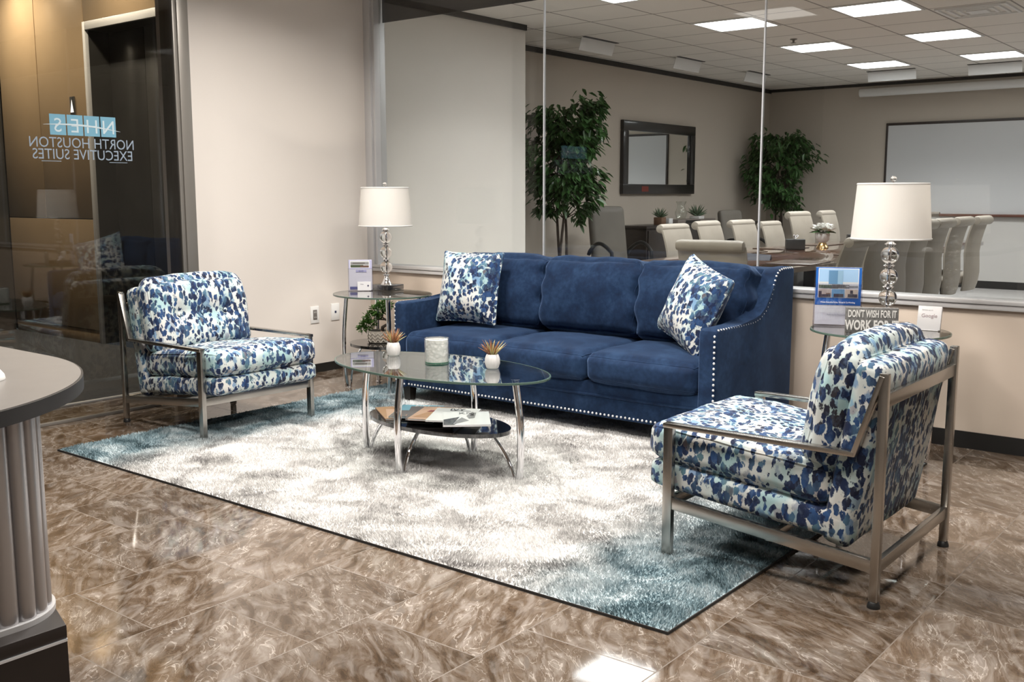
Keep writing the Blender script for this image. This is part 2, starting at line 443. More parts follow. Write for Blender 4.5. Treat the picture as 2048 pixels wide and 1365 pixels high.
def gradientwood(name, c1, c2, sc_=(1, 1, 12), rough=.3, coat=.2):
    m, nt, b = mat(name); v = coords(nt, sc_); n = noise_(nt, v, 3, 4, .6, .6)
    L(nt, ramp(nt, n.outputs[0], [(.3, c1), (.7, c2)]), b.inputs['Base Color']); b.inputs['Roughness'].default_value = rough
    b.inputs['Coat Weight'].default_value = coat; return m
M['tablewood'] = gradientwood('cherry_table_top', (.060, .030, .020), (.105, .055, .036), (6, .6, 1), .12, .8)
M['traywood'] = gradientwood('red_brown_wood', (.10, .035, .022), (.16, .06, .035), (1, 6, 6), .3)
M['panel'] = plain('bronze_laminate', (.38, .275, .165), .30, .35, .06, 2, coat=.2)
M['elev_dark'] = plain('dark_bronze_door', (.11, .107, .10), .30, .8, .1, 5)
M['elev_frame'] = plain('pale_metal_frame', (.60, .60, .60), .4, .4)
M['carpet_dark'] = plain('charcoal_carpet', (.035, .037, .042), .95, 0, .3, 60, .5, 300)
M['carpet_grey'] = plain('grey_carpet', (.33, .32, .31), .95, 0, .2, 80, .5, 300)
M['taupe'] = plain('taupe_vinyl', (.335, .30, .25), .5, 0, .08, 6, .25, 90)
M['taupe_dark'] = plain('dark_taupe_vinyl', (.13, .118, .10), .55, 0, .08, 6, .2, 90)
M['leaf'] = plain('ficus_leaf', (.036, .095, .024), .38, 0, .5, 30, coat=.1)
M['leaf2'] = plain('bonsai_leaf', (.075, .17, .03), .45, 0, .5, 60)
M['bark'] = plain('bark', (.045, .032, .024), .85, 0, .4, 40, .6, 80)
M['ceramic'] = plain('white_ceramic', (.80, .79, .78), .4)
M['succ'] = plain('rusty_succulent_leaf', (.26, .11, .045), .5, 0, .5, 70)
M['succ_green'] = plain('green_succulent_leaf', (.10, .15, .09), .5, 0, .4, 60)
M['soil'] = plain('soil', (.03, .022, .016), .95)
M['paper'] = plain('white_paper', (.78, .78, .80), .6)
M['whiteboard'] = plain('whiteboard_enamel', (.62, .63, .64), .18)
M['mirror'] = plain('mirror_silver', (.85, .87, .86), .01, 1.0)
M['mirrorframe'] = plain('black_mirror_frame', (.014, .013, .013), .35, 0, coat=.3)
M['laminate'] = plain('grey_laminate', (.165, .153, .145), .38, 0, .04, 12)
M['rim_black'] = plain('black_edge_band', (.012, .011, .011), .4)
M['gold'] = plain('gold', (.75, .5, .22), .2, 1.0)
M['petal'] = plain('white_petal', (.85, .85, .82), .6)
M['pot'] = plain('taupe_stoneware', (.42, .37, .32), .65, 0, .12, 30)
M['led'] = emis('fluorescent_lens', (.95, .98, 1.0), 13.0)
M['led_lobby'] = emis('lobby_lens', (1, .96, .9), 3.0)
def shade():
    m, nt, b = mat('linen_lamp_shade'); v = coords(nt)
    out = nt.nodes['Material Output']
    b.inputs['Base Color'].default_value = (.88, .87, .85, 1); b.inputs['Roughness'].default_value = .9
    tl = nt.nodes.new('ShaderNodeBsdfTranslucent'); tl.inputs[0].default_value = (.90, .88, .85, 1)
    mx = nt.nodes.new('ShaderNodeMixShader'); mx.inputs[0].default_value = .5
    L(nt, b.outputs[0], mx.inputs[1]); L(nt, tl.outputs[0], mx.inputs[2]); L(nt, mx.outputs[0], out.inputs[0])
    n = noise_(nt, v, 350, 2); bump(nt, b, n.outputs[0], .2, .001); return m
M['shade'] = shade()

def tiles_ceiling():
    m, nt, b = mat('acoustic_ceiling_tiles'); tc = nt.nodes.new('ShaderNodeTexCoord'); P = tc.outputs['Object']
    sep = nt.nodes.new('ShaderNodeSeparateXYZ'); L(nt, P, sep.inputs[0])
    def ln(s, o, p):
        u = math_(nt, 'DIVIDE', math_(nt, 'SUBTRACT', s, o-30*p), p); f = math_(nt, 'FRACT', u)
        return math_(nt, 'LESS_THAN', math_(nt, 'MINIMUM', f, math_(nt, 'SUBTRACT', 1.0, f)), .014)
    gr = math_(nt, 'MAXIMUM', ln(sep.outputs[0], .80, .644), ln(sep.outputs[1], 3.27, .628))
    n = noise_(nt, P, 120, 2)
    c = ramp(nt, n.outputs[0], [(.3, (.78, .745, .69)), (.6, (.86, .825, .77))])
    L(nt, mixc(nt, gr, c, (.30, .28, .26)), b.inputs['Base Color']); b.inputs['Roughness'].default_value = .9
    bump(nt, b, n.outputs[0], .3, .003); return m
M['ceil_tiles'] = tiles_ceiling()
M['ceil_plain'] = plain('painted_ceiling', (.68, .60, .52), .9)

# ------------------------------------------------------------------ lights of the place
def area(name, loc, size, power, col, spread=150, rot=(0, 0, 0), parent=None):
    l = bpy.data.lights.new(name, 'AREA'); l.shape = 'RECTANGLE'; l.size, l.size_y = size; l.energy = power; l.color = col
    l.spread = math.radians(spread)
    o = bpy.data.objects.new(name, l); C.objects.link(o); o.location = loc; o.rotation_euler = rot
    if parent: o.parent = parent
    return o
def lobby_fixture(x, y, power, label, cat='ceiling light'):
    t = thing('ceiling_light', label, cat, (x, y, LOBBY_Z), group='recessed lights in the lobby ceiling')
    f = MB()
    for a, b_ in (((-.31, -.31), (.31, -.28)), ((-.31, .28), (.31, .31)), ((-.31, -.28), (-.28, .28)), ((.28, -.28), (.31, .28))):
        f.box((a[0], a[1], -.012), (b_[0], b_[1], 0))
    f.build('frame', M['whiteplastic'], t)
    d = MB(); d.box((-.28, -.28, -.006), (.28, .28, -.001)); d.build('diffuser', M['led_lobby'], t)
    area('lamp', (0, 0, -.02), (.54, .54), power, (1, .945, .88), 150, parent=t)
    return t
for x, y, p, lb in ((1.5, -1.6, 62, 'over the left side table'), (3.2, -1.6, 52, 'over the sofa'), (1.5, -3.5, 34, 'over the left edge of the rug'), (3.2, -3.3, 48, 'over the front of the rug'), (5.1, -1.6, 34, 'over the right armchair'), (5.1, -3.5, 26, 'over the open floor'), (5.1, -5.6, 16, 'over the entrance side')):
    lobby_fixture(x, y, p, 'square recessed ceiling light '+lb)

# ------------------------------------------------------------------ the setting
def sbox(name, lo, hi, m, bev=0.0, label=None):
    b = MB(); b.box(lo, hi, bev); return struct(b.build(name, m), label)
# lobby
sbox('floor', (-.255, -8, -.1), (8, .1, 0), M['marble'])
sbox('wall_left', (-.15, -1.60, 0), (0, .12, LOBBY_Z), M['wall'])
sbox('baseboard_left', (0, -1.60, 0), (.008, -.008, .062), M['black_trim'])
sbox('wall_right', (0.0, 0.0, 0), (8, .12, .695), M['wall_low'])
sbox('baseboard_right', (.0, -.008, 0), (8, 0, .085), M['black_trim'])
sbox('ceiling', (-.3, -8, LOBBY_Z), (8, .12, LOBBY_Z+.1), M['ceil_plain'])
sbox('wall_back', (-6, -8.1, 0), (8, -8, 3.4), M['wall'])
sbox('wall_far_right', (8, -8.1, 0), (8.1, 9.5, LOBBY_Z), M['wall'])
# interior glazing to the conference room
fr = MB()
fr.box((0.0, -.022, .697), (8, .13, .722), .002); fr.box((0.0, -.03, .724), (8, .13, .746), .003)
fr.box((0.0, -.022, .746), (.066, .13, LOBBY_Z), .002); fr.box((.066, -.006, .746), (.092, .10, LOBBY_Z), .001)
wf = struct(fr.build('window_1', M['alu'])); wf['label'] = 'aluminium frame of the conference room glazing'
xs = [.092, 1.574, 3.069, 4.575, 6.08, 7.98]
for i in range(5):
    p = MB(); p.box((xs[i]+.002, .045, .746), (xs[i+1]-.002, .055, LOBBY_Z)); q = p.build('pane', M['glass'], wf, smooth=False)
for x in xs[1:5]:
    j = MB(); j.box((x-.004, .043, .746), (x+.004, .057, LOBBY_Z)); j.build('joint', M['alu_light'], wf)
v = MB(); v.box((.10, .075, 2.475), (7.98, .079, LOBBY_Z)); v.build('dark_band', M['dark_tint'], wf)  # dark see-through strip across the top of the panes

# left glass wall and elevator lobby
lf = MB()
lf.box((0.0, -1.675, 0), (.185, -1.60, LOBBY_Z), .003)
lf.box((.10, -1.70, 0), (.175, -1.675, LOBBY_Z), .002)
lf.box((.148, -8, 0), (.172, -1.70, .018), .002)
wl = struct(lf.build('window_2', M['bronze'])); wl['label'] = 'bronze frame of the glass wall to the elevator lobby'
for (a, b_) in ((-4.35, -1.70), (-7.98, -4.36)):
    p = MB(); p.box((.155, a, .018), (.165, b_, LOBBY_Z)); gp = p.build('pane', M['lobby_glass'], wl, smooth=False)
    if a == -4.35: gpane = gp
tr = MB(); tr.box((-.285, -8, 0), (-.255, -1.6, .012), .002); struct(tr.build('trim_1', M['alu']))
sbox('floor_elevator_lobby', (-6, -8, -.1), (-.285, -.70, 0), M['carpet_dark'])
EZ = 3.35
sbox('ceiling_elevator_lobby', (-6, -8, EZ), (-.3, 1, EZ+.1), M['ceil_plain'])
sbox('wall_above_glass', (-.3, -8, LOBBY_Z), (-.2, 1, EZ), M['ceil_plain'])
YE = -.72
ew = MB()
def panelrow(x0, x1, z0, z1): ew.box((x0, YE, z0), (x1, YE+.05, z1), .003)
panelrow(-3.352+.004, -2.556, 1.056, EZ); panelrow(-4.03, -3.352-.004, 1.056, EZ)
panelrow(-4.03, -2.556, .108, 1.048)
panelrow(-2.548, -1.30, 2.655, EZ); panelrow(-1.33, -.16, 0.108, EZ)
ew.box((-4.03, YE+.006, 0), (-2.556, YE+.05, .102), .002)
ewo = struct(ew.build('wall_elevator', M['panel'])); ewo['label'] = 'bronze laminate panel wall beside the elevator'
sbox('wall_elevator_core', (-6, YE+.05, 0), (-2.52, YE+.2, EZ), M['black_trim'])
sbox('wall_elevator_side', (-1.36, YE+.05, 0), (-.15, YE+.2, EZ), M['black_trim'])
sbox('wall_elevator_end', (-4.2, -2.6, 0), (-4.05, YE, EZ), M['elev_dark'])
sbox('wall_lobby_west', (-6.1, -8, 0), (-6, 1, EZ), M['panel'])
ed = MB()
ed.box((-2.552, YE-.012, 0), (-2.515, YE+.02, 2.65), .002); ed.box((-1.40, YE-.012, 0), (-1.363, YE+.02, 2.65), .002)
ed.box((-2.515, YE-.012, 2.585), (-1.40, YE+.02, 2.65), .002)
edo = struct(ed.build('door_1', M['elev_frame'])); edo['label'] = 'pale metal frame around the elevator doors'
rv = MB(); rv.box((-2.545, YE+.02, 0), (-2.515, YE+.24, 2.6)); rv.box((-1.40, YE+.02, 0), (-1.37, YE+.24, 2.6)); rv.box((-2.515, YE+.02, 2.585), (-1.40, YE+.24, 2.62))
rv.build('reveal', M['elev_dark'], edo)
for a, b_ in ((-2.515, -2.003), (-1.997, -1.40)):
    d = MB(); d.box((a, YE+.2, 0), (b_, YE+.23, 2.585), .003); d.build('door_leaf', M['elev_dark'], edo)
sbox('wall_shaft', (-2.7, YE+.24, 0), (-1.2, YE+.3, EZ), M['black_trim'])
t = thing('elevator_lantern', 'small dark plate with a white up arrow on the bronze wall by the elevator', 'elevator indicator', (-2.78, YE, 1.97))
b = MB(); b.box((-.035, -.012, -.11), (.035, 0, .10), .003); b.build('plate', M['elev_dark'], t)
b = MB(); b.faces([(-.026, -.0135, -.03), (.026, -.0135, -.03), (0, -.0135, .075), (-.026, -.0125, -.03), (.026, -.0125, -.03), (0, -.0125, .075)], [(0, 1, 2), (5, 4, 3), (0, 3, 4, 1), (1, 4, 5, 2), (2, 5, 3, 0)]); b.build('arrow', emis('arrow_light', (1, 1, 1), 1.2), t)
for (x, y, p) in ((-3.55, -1.20, 95), (-1.9, -1.30, 70)):
    t = thing('downlight', 'round recessed downlight grazing the bronze wall' if p > 80 else 'round recessed downlight in front of the elevator doors', 'ceiling light', (x, y, EZ))
    b = MB(); b.lathe([(.10, 0), (.10, -.01), (.075, -.01), (.075, 0)], 24); b.build('trim_ring', M['whiteplastic'], t)
    l = bpy.data.lights.new('lamp', 'SPOT'); l.energy = p*4; l.color = (1, .86, .66); l.spot_size = math.radians(150); l.spot_blend = .8; l.shadow_soft_size = .07
    lo = bpy.data.objects.new('lamp', l); C.objects.link(lo); lo.parent = t; lo.location = (0, 0, -.02)

# decal on the glass (reads from the elevator side): x' runs along -Y seen from inside
MD = Matrix(((0, 0, 1, .1668), (-1, 0, 0, 0), (0, 1, 0, 0), (0, 0, 0, 1)))
def decalM(y, z): # mirrored lettering seen from the lobby: text +x -> world -Y
    return Matrix(((0, 0, 1, .1668), (-1, 0, 0, y), (0, 1, 0, z), (0, 0, 0, 1)))
M['decal'] = plain('frosted_vinyl_lettering', (.20, .25, .31), .6)
M['decal_blue'] = plain('pale_blue_vinyl', (.12, .28, .38), .6)
M['decal_white'] = plain('white_vinyl', (.42, .50, .54), .6)
sg = MB()
for k in range(4):
    y0 = -2.473 + k*.0975
    sg.box((.1655, y0, 1.573), (.1665, y0+.090, 1.683))
sq = sg.build('logo_squares', M['decal_blue'], gpane)
for k, ch in enumerate('SEHN'):
    text('logo_letter', ch, .105, M['decal_white'], gpane, decalM(-2.473+.045+k*.0975, 1.590), extrude=.0003)
sw = MB(); pts = [(-2.51+i*.0248, 1.626+.014*math.sin(i/18*PI)-.0012*i) for i in range(19)]
for i in range(18):
    (ya, za), (yb, zb) = pts[i], pts[i+1]; wa = .0045*math.sin(PI*i/18)+.0004; wb = .0045*math.sin(PI*(i+1)/18)+.0004
    sw.faces([(.1676, ya, za-wa), (.1676, yb, zb-wb), (.1676, yb, zb+wb), (.1676, ya, za+wa)], [(0, 1, 2, 3)])
sw.build('logo_swoosh', M['decal_white'], gpane)
text('lettering', 'NORTH HOUSTON', .078, M['decal'], gpane, decalM(-2.288, 1.507), extrude=.0003, sx=.90)
text('lettering', 'EXECUTIVE SUITES', .078, M['decal'], gpane, decalM(-2.286, 1.445), extrude=.0003, sx=.90)
ul = MB(); ul.box((.1655, -2.53, 1.432), (.1665, -2.42, 1.435)); ul.box((.1655, -2.14, 1.432), (.1665, -2.03, 1.435)); ul.build('underline', M['decal'], gpane)

# conference room shell
XB, YF = -1.20, 9.40
sbox('floor_conference_room', (XB-.1, .12, -.1), (8, YF+.1, 0), M['carpet_grey'])
sbox('ceiling_conference_room', (XB-.1, .12, CONF_Z), (8, YF+.1, CONF_Z+.1), M['ceil_tiles'])
sbox('wall_conference_return', (-.42-.12, .12, 0), (-.42, 2.42, CONF_Z), M['conf_wall_pale'])
sbox('wall_conference_jamb', (-.42, .12, 0), (0, .16, CONF_Z), M['conf_wall_pale'])
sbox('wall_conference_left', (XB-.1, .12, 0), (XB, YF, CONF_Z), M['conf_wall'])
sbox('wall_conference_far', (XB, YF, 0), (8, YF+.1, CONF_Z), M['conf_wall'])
bb = MB(); bb.box((XB, YF-.012, 0), (8, YF, .10)); struct(bb.build('baseboard_far', M['black_trim']))
sbox('baseboard_conference_left', (XB, 2.5, 0), (XB+.012, YF, .10), M['black_trim'])
tm = MB(); tm.box((XB, .2, CONF_Z-.055), (XB+.02, YF, CONF_Z)); tm.box((XB, YF-.02, CONF_Z-.04), (8, YF, CONF_Z)); struct(tm.build('trim_2', M['black_trim']))
tm = MB(); tm.box((-.42, .16, CONF_Z-.05), (-.40, 2.42, CONF_Z)); struct(tm.build('trim_3', M['black_trim']))

def conf_light(k, j, label):
    x0 = .80 + .644*k; y0 = 3.27 + .628*j
    t = thing('ceiling_light', label, 'ceiling light', (x0+.322, y0+.314, CONF_Z), group='fluorescent panels in the conference room ceiling')
    f = MB(); a, c = .305, .297
    for p in (((-a, -c), (a, -c+.025)), ((-a, c-.025), (a, c)), ((-a, -c+.025), (-a+.02, c-.025)), ((a-.02, -c+.025), (a, c-.025))):
        f.box((p[0][0], p[0][1], -.008), (p[1][0], p[1][1], 0))
    f.build('frame', M['whiteplastic'], t)
    d = MB()
    for r_ in range(2):
        for q in range(3):
            xa = -a+.02+q*(2*a-.04)/3; ya = -c+.025+r_*(2*c-.05)/2
            d.box((xa+.006, ya+.006, -.004), (xa+(2*a-.04)/3-.006, ya+(2*c-.05)/2-.006, -.001))
    d.build('lens', M['led'], t)
    area('lamp', (0, 0, -.015), (.54, .52), 25, (.98, .97, .97), 126, parent=t)
    return t
CL = [(0, 0, 'fluorescent ceiling panel nearest the glass, left of the pair of rows'), (0, 3, 'middle fluorescent ceiling panel of the left row'), (0, 6, 'farthest fluorescent ceiling panel of the left row'),
      (2, 0, 'nearest fluorescent ceiling panel of the right row, cut by the photo top'), (2, 3, 'middle fluorescent ceiling panel of the right row'), (2, 6, 'farthest fluorescent ceiling panel of the right row'),
      (0, -3, 'fluorescent panel just showing at the top edge of the photo'), (2, -3, 'fluorescent panel near the glass out of the top of view'), (5, 3, 'fluorescent panel over the right side of the conference room'), (5, 6, 'fluorescent panel over the far right corner of the conference room')]
for k, j, lb in CL: conf_light(k, j, lb)

# air deflectors hung under the ceiling
def deflector(x, y, rz, label):
    t = thing('air_deflector', label, 'air deflector', (x, y, CONF_Z), rz, 'white air deflectors under the conference ceiling')
    b = MB(); b.faces([(.02, -.30, -.002), (.02, .30, -.002), (-.02, .30, -.125), (-.02, -.30, -.125), (.026, -.30, -.002), (.026, .30, -.002), (-.014, .30, -.125), (-.014, -.30, -.125)],
                      [(0, 1, 2, 3), (7, 6, 5, 4), (0, 4, 5, 1), (1, 5, 6, 2), (2, 6, 7, 3), (3, 7, 4, 0)], smooth=False); b.build('blade', M['whiteplastic'], t)
    s = MB(); s.box((.03, -.30, -.006), (.07, .30, 0)); s.build('slot', M['blackplastic'], t)
for a in ((-.42, 3.6, 0, 'white air deflector under the ceiling above the mirror wall, nearest the glass'), (-.44, 5.5, 0, 'white air deflector under the ceiling, middle one along the mirror wall'), (-.42, 7.25, 0, 'white air deflector under the ceiling, farthest along the mirror wall'),
          (1.05, 8.05, -PI/2, 'white air deflector above the projection screen, left one'), (2.25, 8.10, -PI/2, 'white air deflector above the projection screen, right one')):
    deflector(*a)
t = thing('sprinkler_head', 'small brass sprinkler head in the ceiling between the light panels', 'sprinkler', (1.16, 4.78, CONF_Z))
b = MB(); b.lathe([(.035, 0), (.035, -.006), (.012, -.012), (.010, -.035), (.028, -.037), (.028, -.04)], 16); b.build('deflector_plate', M['bronze'], t)

t = thing('reflection_vent', 'square air vent with nested squares, added for the lobby ceiling reflection, top right', 'air vent', (3.054, 4.212, CONF_Z))  # added: the lobby ceiling's reflection in the glass, modelled as a vent
for r_ in (.28, .21, .14):
    b = MB()
    for lo, hi in (((-r_, -r_), (r_, -r_+.02)), ((-r_, r_-.02), (r_, r_)), ((-r_, -r_+.02), (-r_+.02, r_-.02)), ((r_-.02, -r_+.02), (r_, r_-.02))): b.box((lo[0], lo[1], -.014), (hi[0], hi[1], 0))
    b.build('louver', M['whiteplastic'], t)
b = MB(); b.box((-.08, -.08, -.018), (.08, .08, -.001)); b.build('plate', M['whiteplastic'], t)

# mirror on the left conference wall (faces +X)
t = thing('wall_mirror', 'rectangular mirror in a wide black frame on the conference room wall', 'mirror', (XB, 6.16, 1.70))
f = MB(); hw, hh, fw = .885, .44, .12
for lo, hi in (((0, -hw, hh-fw), (.05, hw, hh)), ((0, -hw, -hh), (.05, hw, -hh+fw)), ((0, -hw, -hh+fw), (.05, -hw+fw, hh-fw)), ((0, hw-fw, -hh+fw), (.05, hw, hh-fw))):
    f.box(lo, hi, .008)
f.build('frame', M['mirrorframe'], t)
b = MB(); b.box((.012, -hw+fw-.01, -hh+fw-.01), (.02, hw-fw+.01, hh-fw+.01)); b.build('mirror_glass', M['mirror'], t)
b = MB(); b.box((.05, -.46, -.41), (.052, -.30, -.345)); b.build('sticker', plain('red_sticker', (.20, .03, .02), .5), t)
for o in bpy.data.objects:
    if o.name.startswith('wall_mirror'): o.rotation_euler = (0, math.radians(0), 0)

# whiteboard on far wall
t = thing('whiteboard', 'large whiteboard with thin wood rail on the far conference wall', 'whiteboard', (1.75, YF, 1.6))
b = MB(); b.box((-1.16, -.022, -.61), (1.16, 0, .60)); b.build('board', M['whiteboard'], t)
b = MB(); b.box((-1.19, -.03, .60), (1.19, 0, .635), .003); b.box((-1.19, -.03, -.61), (-1.16, 0, .60), .003); b.box((1.16, -.03, -.61), (1.19, 0, .60), .003); b.build('frame', plain('dark_frame', (.03, .022, .02), .4), t)
b = MB(); b.box((-.40, -.08, -.645), (1.19, 0, -.61), .004); tray = b.build('marker_tray', M['traywood'], t)
b = MB(); b.box((-.62, -.07, -.615), (-.40, -.01, -.585), .006); b.build('eraser', M['pot'], t)
# projection screen housing
t = thing('projection_screen', 'rolled white projection screen housing above the whiteboard', 'projector screen', (1.9, YF-.16, 2.655))
b = MB(); b.tube([(-1.68, 0, 0), (1.68, 0, 0)], .055, 16); b.build('housing', M['whiteplastic'], t)
for xx in (-1.5, 1.46):
    b = MB(); b.box((xx, 0, .0), (xx+.04, .16, .03)); b.build('bracket', M['alu'], t)
sbox('wall_conference_wainscot', (.36, YF-.011, .10), (8, YF-.001, .95), wallpaint('pale_lower_wall', (.60, .585, .56)))

# ------------------------------------------------------------------ rug
RX0, RX1, RY0, RY1 = .745, 4.18, -2.835, -.45
rc = ((RX0+RX1)/2, (RY0+RY1)/2)
rug = thing('area_rug', 'shaggy white and grey rug with teal ends under the seating group', 'rug', (rc[0], rc[1], 0))
b = MB(); b.box((RX0-rc[0], RY0-rc[1], .0005), (RX1-rc[0], RY1-rc[1], .006)); b.build('backing', M['rugback'], rug)
b = MB(); ex, ey = (RX1-RX0)/2, (RY1-RY0)/2
for lo, hi in (((-ex-.004, -ey-.004, .0005), (ex+.004, -ey, .009)), ((-ex-.004, ey, .0005), (ex+.004, ey+.004, .009)), ((-ex-.004, -ey, .0005), (-ex, ey, .009)), ((ex, -ey, .0005), (ex+.004, ey, .009))): b.box(lo, hi)
b.build('edge_binding', plain('dark_binding', (.03, .028, .027), .9), rug)
def make_pile():
    n = 380000
    hx, hy = (RX1-RX0)/2-.004, (RY1-RY0)/2-.004
    x = rng.uniform(-hx, hx, n); y = rng.uniform(-hy, hy, n)
    # clumps: pull each tuft to a clump direction field
    fx = np.sin(x*9+2*np.sin(y*6))+np.sin(y*14+x*5)*.7; fy = np.cos(y*8+2*np.cos(x*7))+np.sin(x*13-y*4)*.7
    a = np.arctan2(fy, fx)+rng.normal(0, 1.1, n)
    h = rng.uniform(.013, .021, n)*(1+.25*np.sin(x*17+np.cos(y*11)*2)*np.cos(y*15))
    ln = rng.uniform(.004, .012, n)
    dx, dy = np.cos(a)*ln, np.sin(a)*ln
    b_ = rng.uniform(0, 2*PI, n); wd = rng.uniform(.0014, .0028, n); wx, wy = np.cos(b_)*wd, np.sin(b_)*wd
    V = np.empty((n, 4, 3), np.float32)
    V[:, 0] = np.stack([x-wx, y-wy, np.full(n, .004)], 1); V[:, 1] = np.stack([x+wx, y+wy, np.full(n, .004)], 1)
    V[:, 2] = np.stack([x+dx*.45+wx*.9, y+dy*.45+wy*.9, h*.7], 1); V[:, 3] = np.stack([x+dx, y+dy, h], 1)
    me = bpy.data.meshes.new('pile'); me.vertices.add(n*4); me.vertices.foreach_set('co', V.ravel())
    me.loops.add(n*6); base = (np.arange(n)*4)[:, None]
    li = (base+np.array([0, 1, 2, 0, 2, 3])[None, :]).astype(np.int32).ravel(); me.loops.foreach_set('vertex_index', li)
    me.polygons.add(n*2); me.polygons.foreach_set('loop_start', np.arange(0, n*6, 3, dtype=np.int32)); me.polygons.foreach_set('loop_total', np.full(n*2, 3, np.int32))
    me.update(); me.validate()
    return me
po = link('pile', make_pile(), M['pile'], rug); po['kind'] = 'stuff'

# ------------------------------------------------------------------ armchairs (local +X is the front)
def make_armchair(label, loc, rz):
    t = thing('armchair', label, 'armchair', loc, rz, 'patterned metal frame armchairs')
    fr_, hw = .36, .355
    def bar(name, pts, wy=.017, th=.010):
        """rectangular bar swept in the xz plane at +-y: returns mesh builder"""
        pass
    w2 = .0175
    for sgn in (-1, 1):
        y = sgn*hw
        b = MB(); b.box((fr_-.0175, y-.0125, .012), (fr_+.0175, y+.0125, .478), .002); lg = b.build('leg', M['steel'], t)
        f = MB(); f.box((fr_-.016, y-.011, 0), (fr_+.016, y+.011, .013), .003); f.build('foot', M['blackplastic'], lg)
        b = MB(); b.box((-fr_-.0135, y-.0125, .02), (-fr_+.0135, y+.0125, .726), .002); lg = b.build('leg', M['steel'], t)
        f = MB(); f.lathe([(.014, .02), (.016, .018), (.02, .006), (.02, 0)], 14, M=T(-fr_, y, 0)); f.build('foot', M['blackplastic'], lg)
        # arm: flat top bar, then the slanted bar up to the head of the rear leg
        b = MB(); b.box((-.285, y-.0175, .462), (fr_+.0175, y+.0175, .478), .002)
        p0, p1 = Vector((-.278, y, .466)), Vector((-fr_+.004, y, .718)); d = p1-p0
        ang = math.degrees(math.atan2(d.x, d.z))
        b.box((-.008, -.0175, 0), (.008, .0175, d.length), .002, M=T(*p0) @ R('Y', ang))
        b.build('armrest', M['steel'], t)
        # sloping side rail
        p0, p1 = Vector((-fr_, y, .128)), Vector((fr_, y, .198)); d = p1-p0
        b = MB(); b.box((0, -.0095, -.021), (d.length, .0095, .021), .002, M=T(*p0) @ R('Y', -math.degrees(math.atan2(d.z, d.x)))); b.build('side_rail', M['steel'], t)
    b = MB(); b.box((fr_-.010, -hw, .178), (fr_+.010, hw, .218), .002); b.build('front_rail', M['steel'], t)
    b = MB(); b.box((-fr_-.010, -hw, .108), (-fr_+.010, hw, .148), .002); b.build('rear_rail', M['steel'], t)
    b = MB(); b.box((-fr_-.010, -hw, .622), (-fr_+.010, hw, .664), .002); b.build('rear_rail', M['steel'], t)
    b = MB(); b.box((-.02, -hw, .135), (.0, hw, .160), .002); b.build('cross_bar', M['steel'], t)
    # upholstered shell: seat deck and slanted back
    def shell_tab(q, p): return q
    tilt = -5.5
    Ms = T(.095, 0, .252) @ R('Y', tilt)
    cushion('seat_deck', M['splotch'], t, (.73, .668, .098), r=.032, crown=(.012, .0, .006), M=Ms, n=16, wrinkle=.003)
    Mc = T(.13, 0, .372) @ R('Y', tilt)
    cushion('seat_cushion', M['splotch'], t, (.66, .665, .122), r=.04, crown=(.022, .004, .026), M=Mc, n=26, wrinkle=.006, wscale=9, piping=.004, seed=1,
            dimples=[(2, 1, dx, dy, .022, .06) for dx in (-.08, .10) for dy in (-.13, .13)])
    bt = -9.2
    Mb = T(-.262, 0, .452) @ R('Y', bt)
    cushion('back_shell', M['splotch'], t, (.105, .668, .60), r=.035, crown=(.006, 0, .004), M=Mb, n=16, wrinkle=.003)
    Mk = T(-.188, 0, .588) @ R('Y', -12.0)
    cushion('back_cushion', M['splotch'], t, (.142, .650, .402), r=.06, crown=(.036, .006, .034), M=Mk, n=28, wrinkle=.008, wscale=8, piping=.004, seed=3,
            dimples=[(0, 1, dy, 0.0, .046, .060) for dy in (-.15, .0, .15)] + [(0, -1, dy, 0.0, .010, .05) for dy in (-.15, .0, .15)])
    for dy in (-.15, 0, .15):
        b = MB(); b.lathe([(.0005, .004), (.006, .0035), (.011, .001), (.011, -.002)], 12, M=Mk @ T(.072, dy, 0) @ R('Y', 90)); b.build('button', M['splotch'], t)
    for dx in (-.08, .10):
        for dy in (-.13, .13):
            b = MB(); b.lathe([(.0005, .004), (.006, .0035), (.011, .001), (.011, -.002)], 12, M=Mc @ T(dx, dy, .066)); b.build('button', M['splotch'], t)
    return t
ch1 = make_armchair('blue spotted armchair against the elevator glass, facing the camera side, with metal frame', (.765, -1.905, 0), 0)
ch2 = dup(ch1, (4.215, -1.92, 0), PI, 'blue spotted armchair on the right, seen from behind, one back leg near the camera')

# ------------------------------------------------------------------ sofa
SX0, SX1 = 1.175, 3.33
sofa = thing('sofa', 'navy velvet three seat sofa with silver nailhead trim under the glazing', 'sofa', ((SX0+SX1)/2, -.5, 0))
ox, oy = (SX0+SX1)/2, -.5
V_ = M['velvet']
aw = .095
def arm_profile():
    return [(-.93, .10), (-.93, .585), (-.922, .605), (-.90, .614), (-.70, .612), (-.52, .616), (-.45, .630), (-.385, .665), (-.335, .72), (-.300, .785), (-.268, .838), (-.235, .860), (-.19, .868), (-.06, .868), (-.05, .855), (-.05, .10)]
for sgn, x0 in ((-1, SX0), (1, SX1-aw)):
    b = MB(); poly = arm_profile(); n = len(poly)
    V = [(x0-ox, y-oy, z) for y, z in poly]+[(x0+aw-ox, y-oy, z) for y, z in poly]
    F = [tuple(range(n)), tuple(range(2*n-1, n-1, -1))]+[(i, n+i, n+(i+1) % n, (i+1) % n) for i in range(n)]
    b.faces(V, F)
    es = [e for e in b.bm.edges if abs(e.verts[0].co.x-e.verts[1].co.x) < 1e-6]
    bmesh.ops.bevel(b.bm, geom=es, offset=.014, segments=3, affect='EDGES', profile=.5)
    b.build('arm', V_, sofa)
b = MB(); b.box((SX0+aw-ox-.004, -.915-oy, .10), (SX1-aw-ox+.004, -.30-oy, .285), .012)
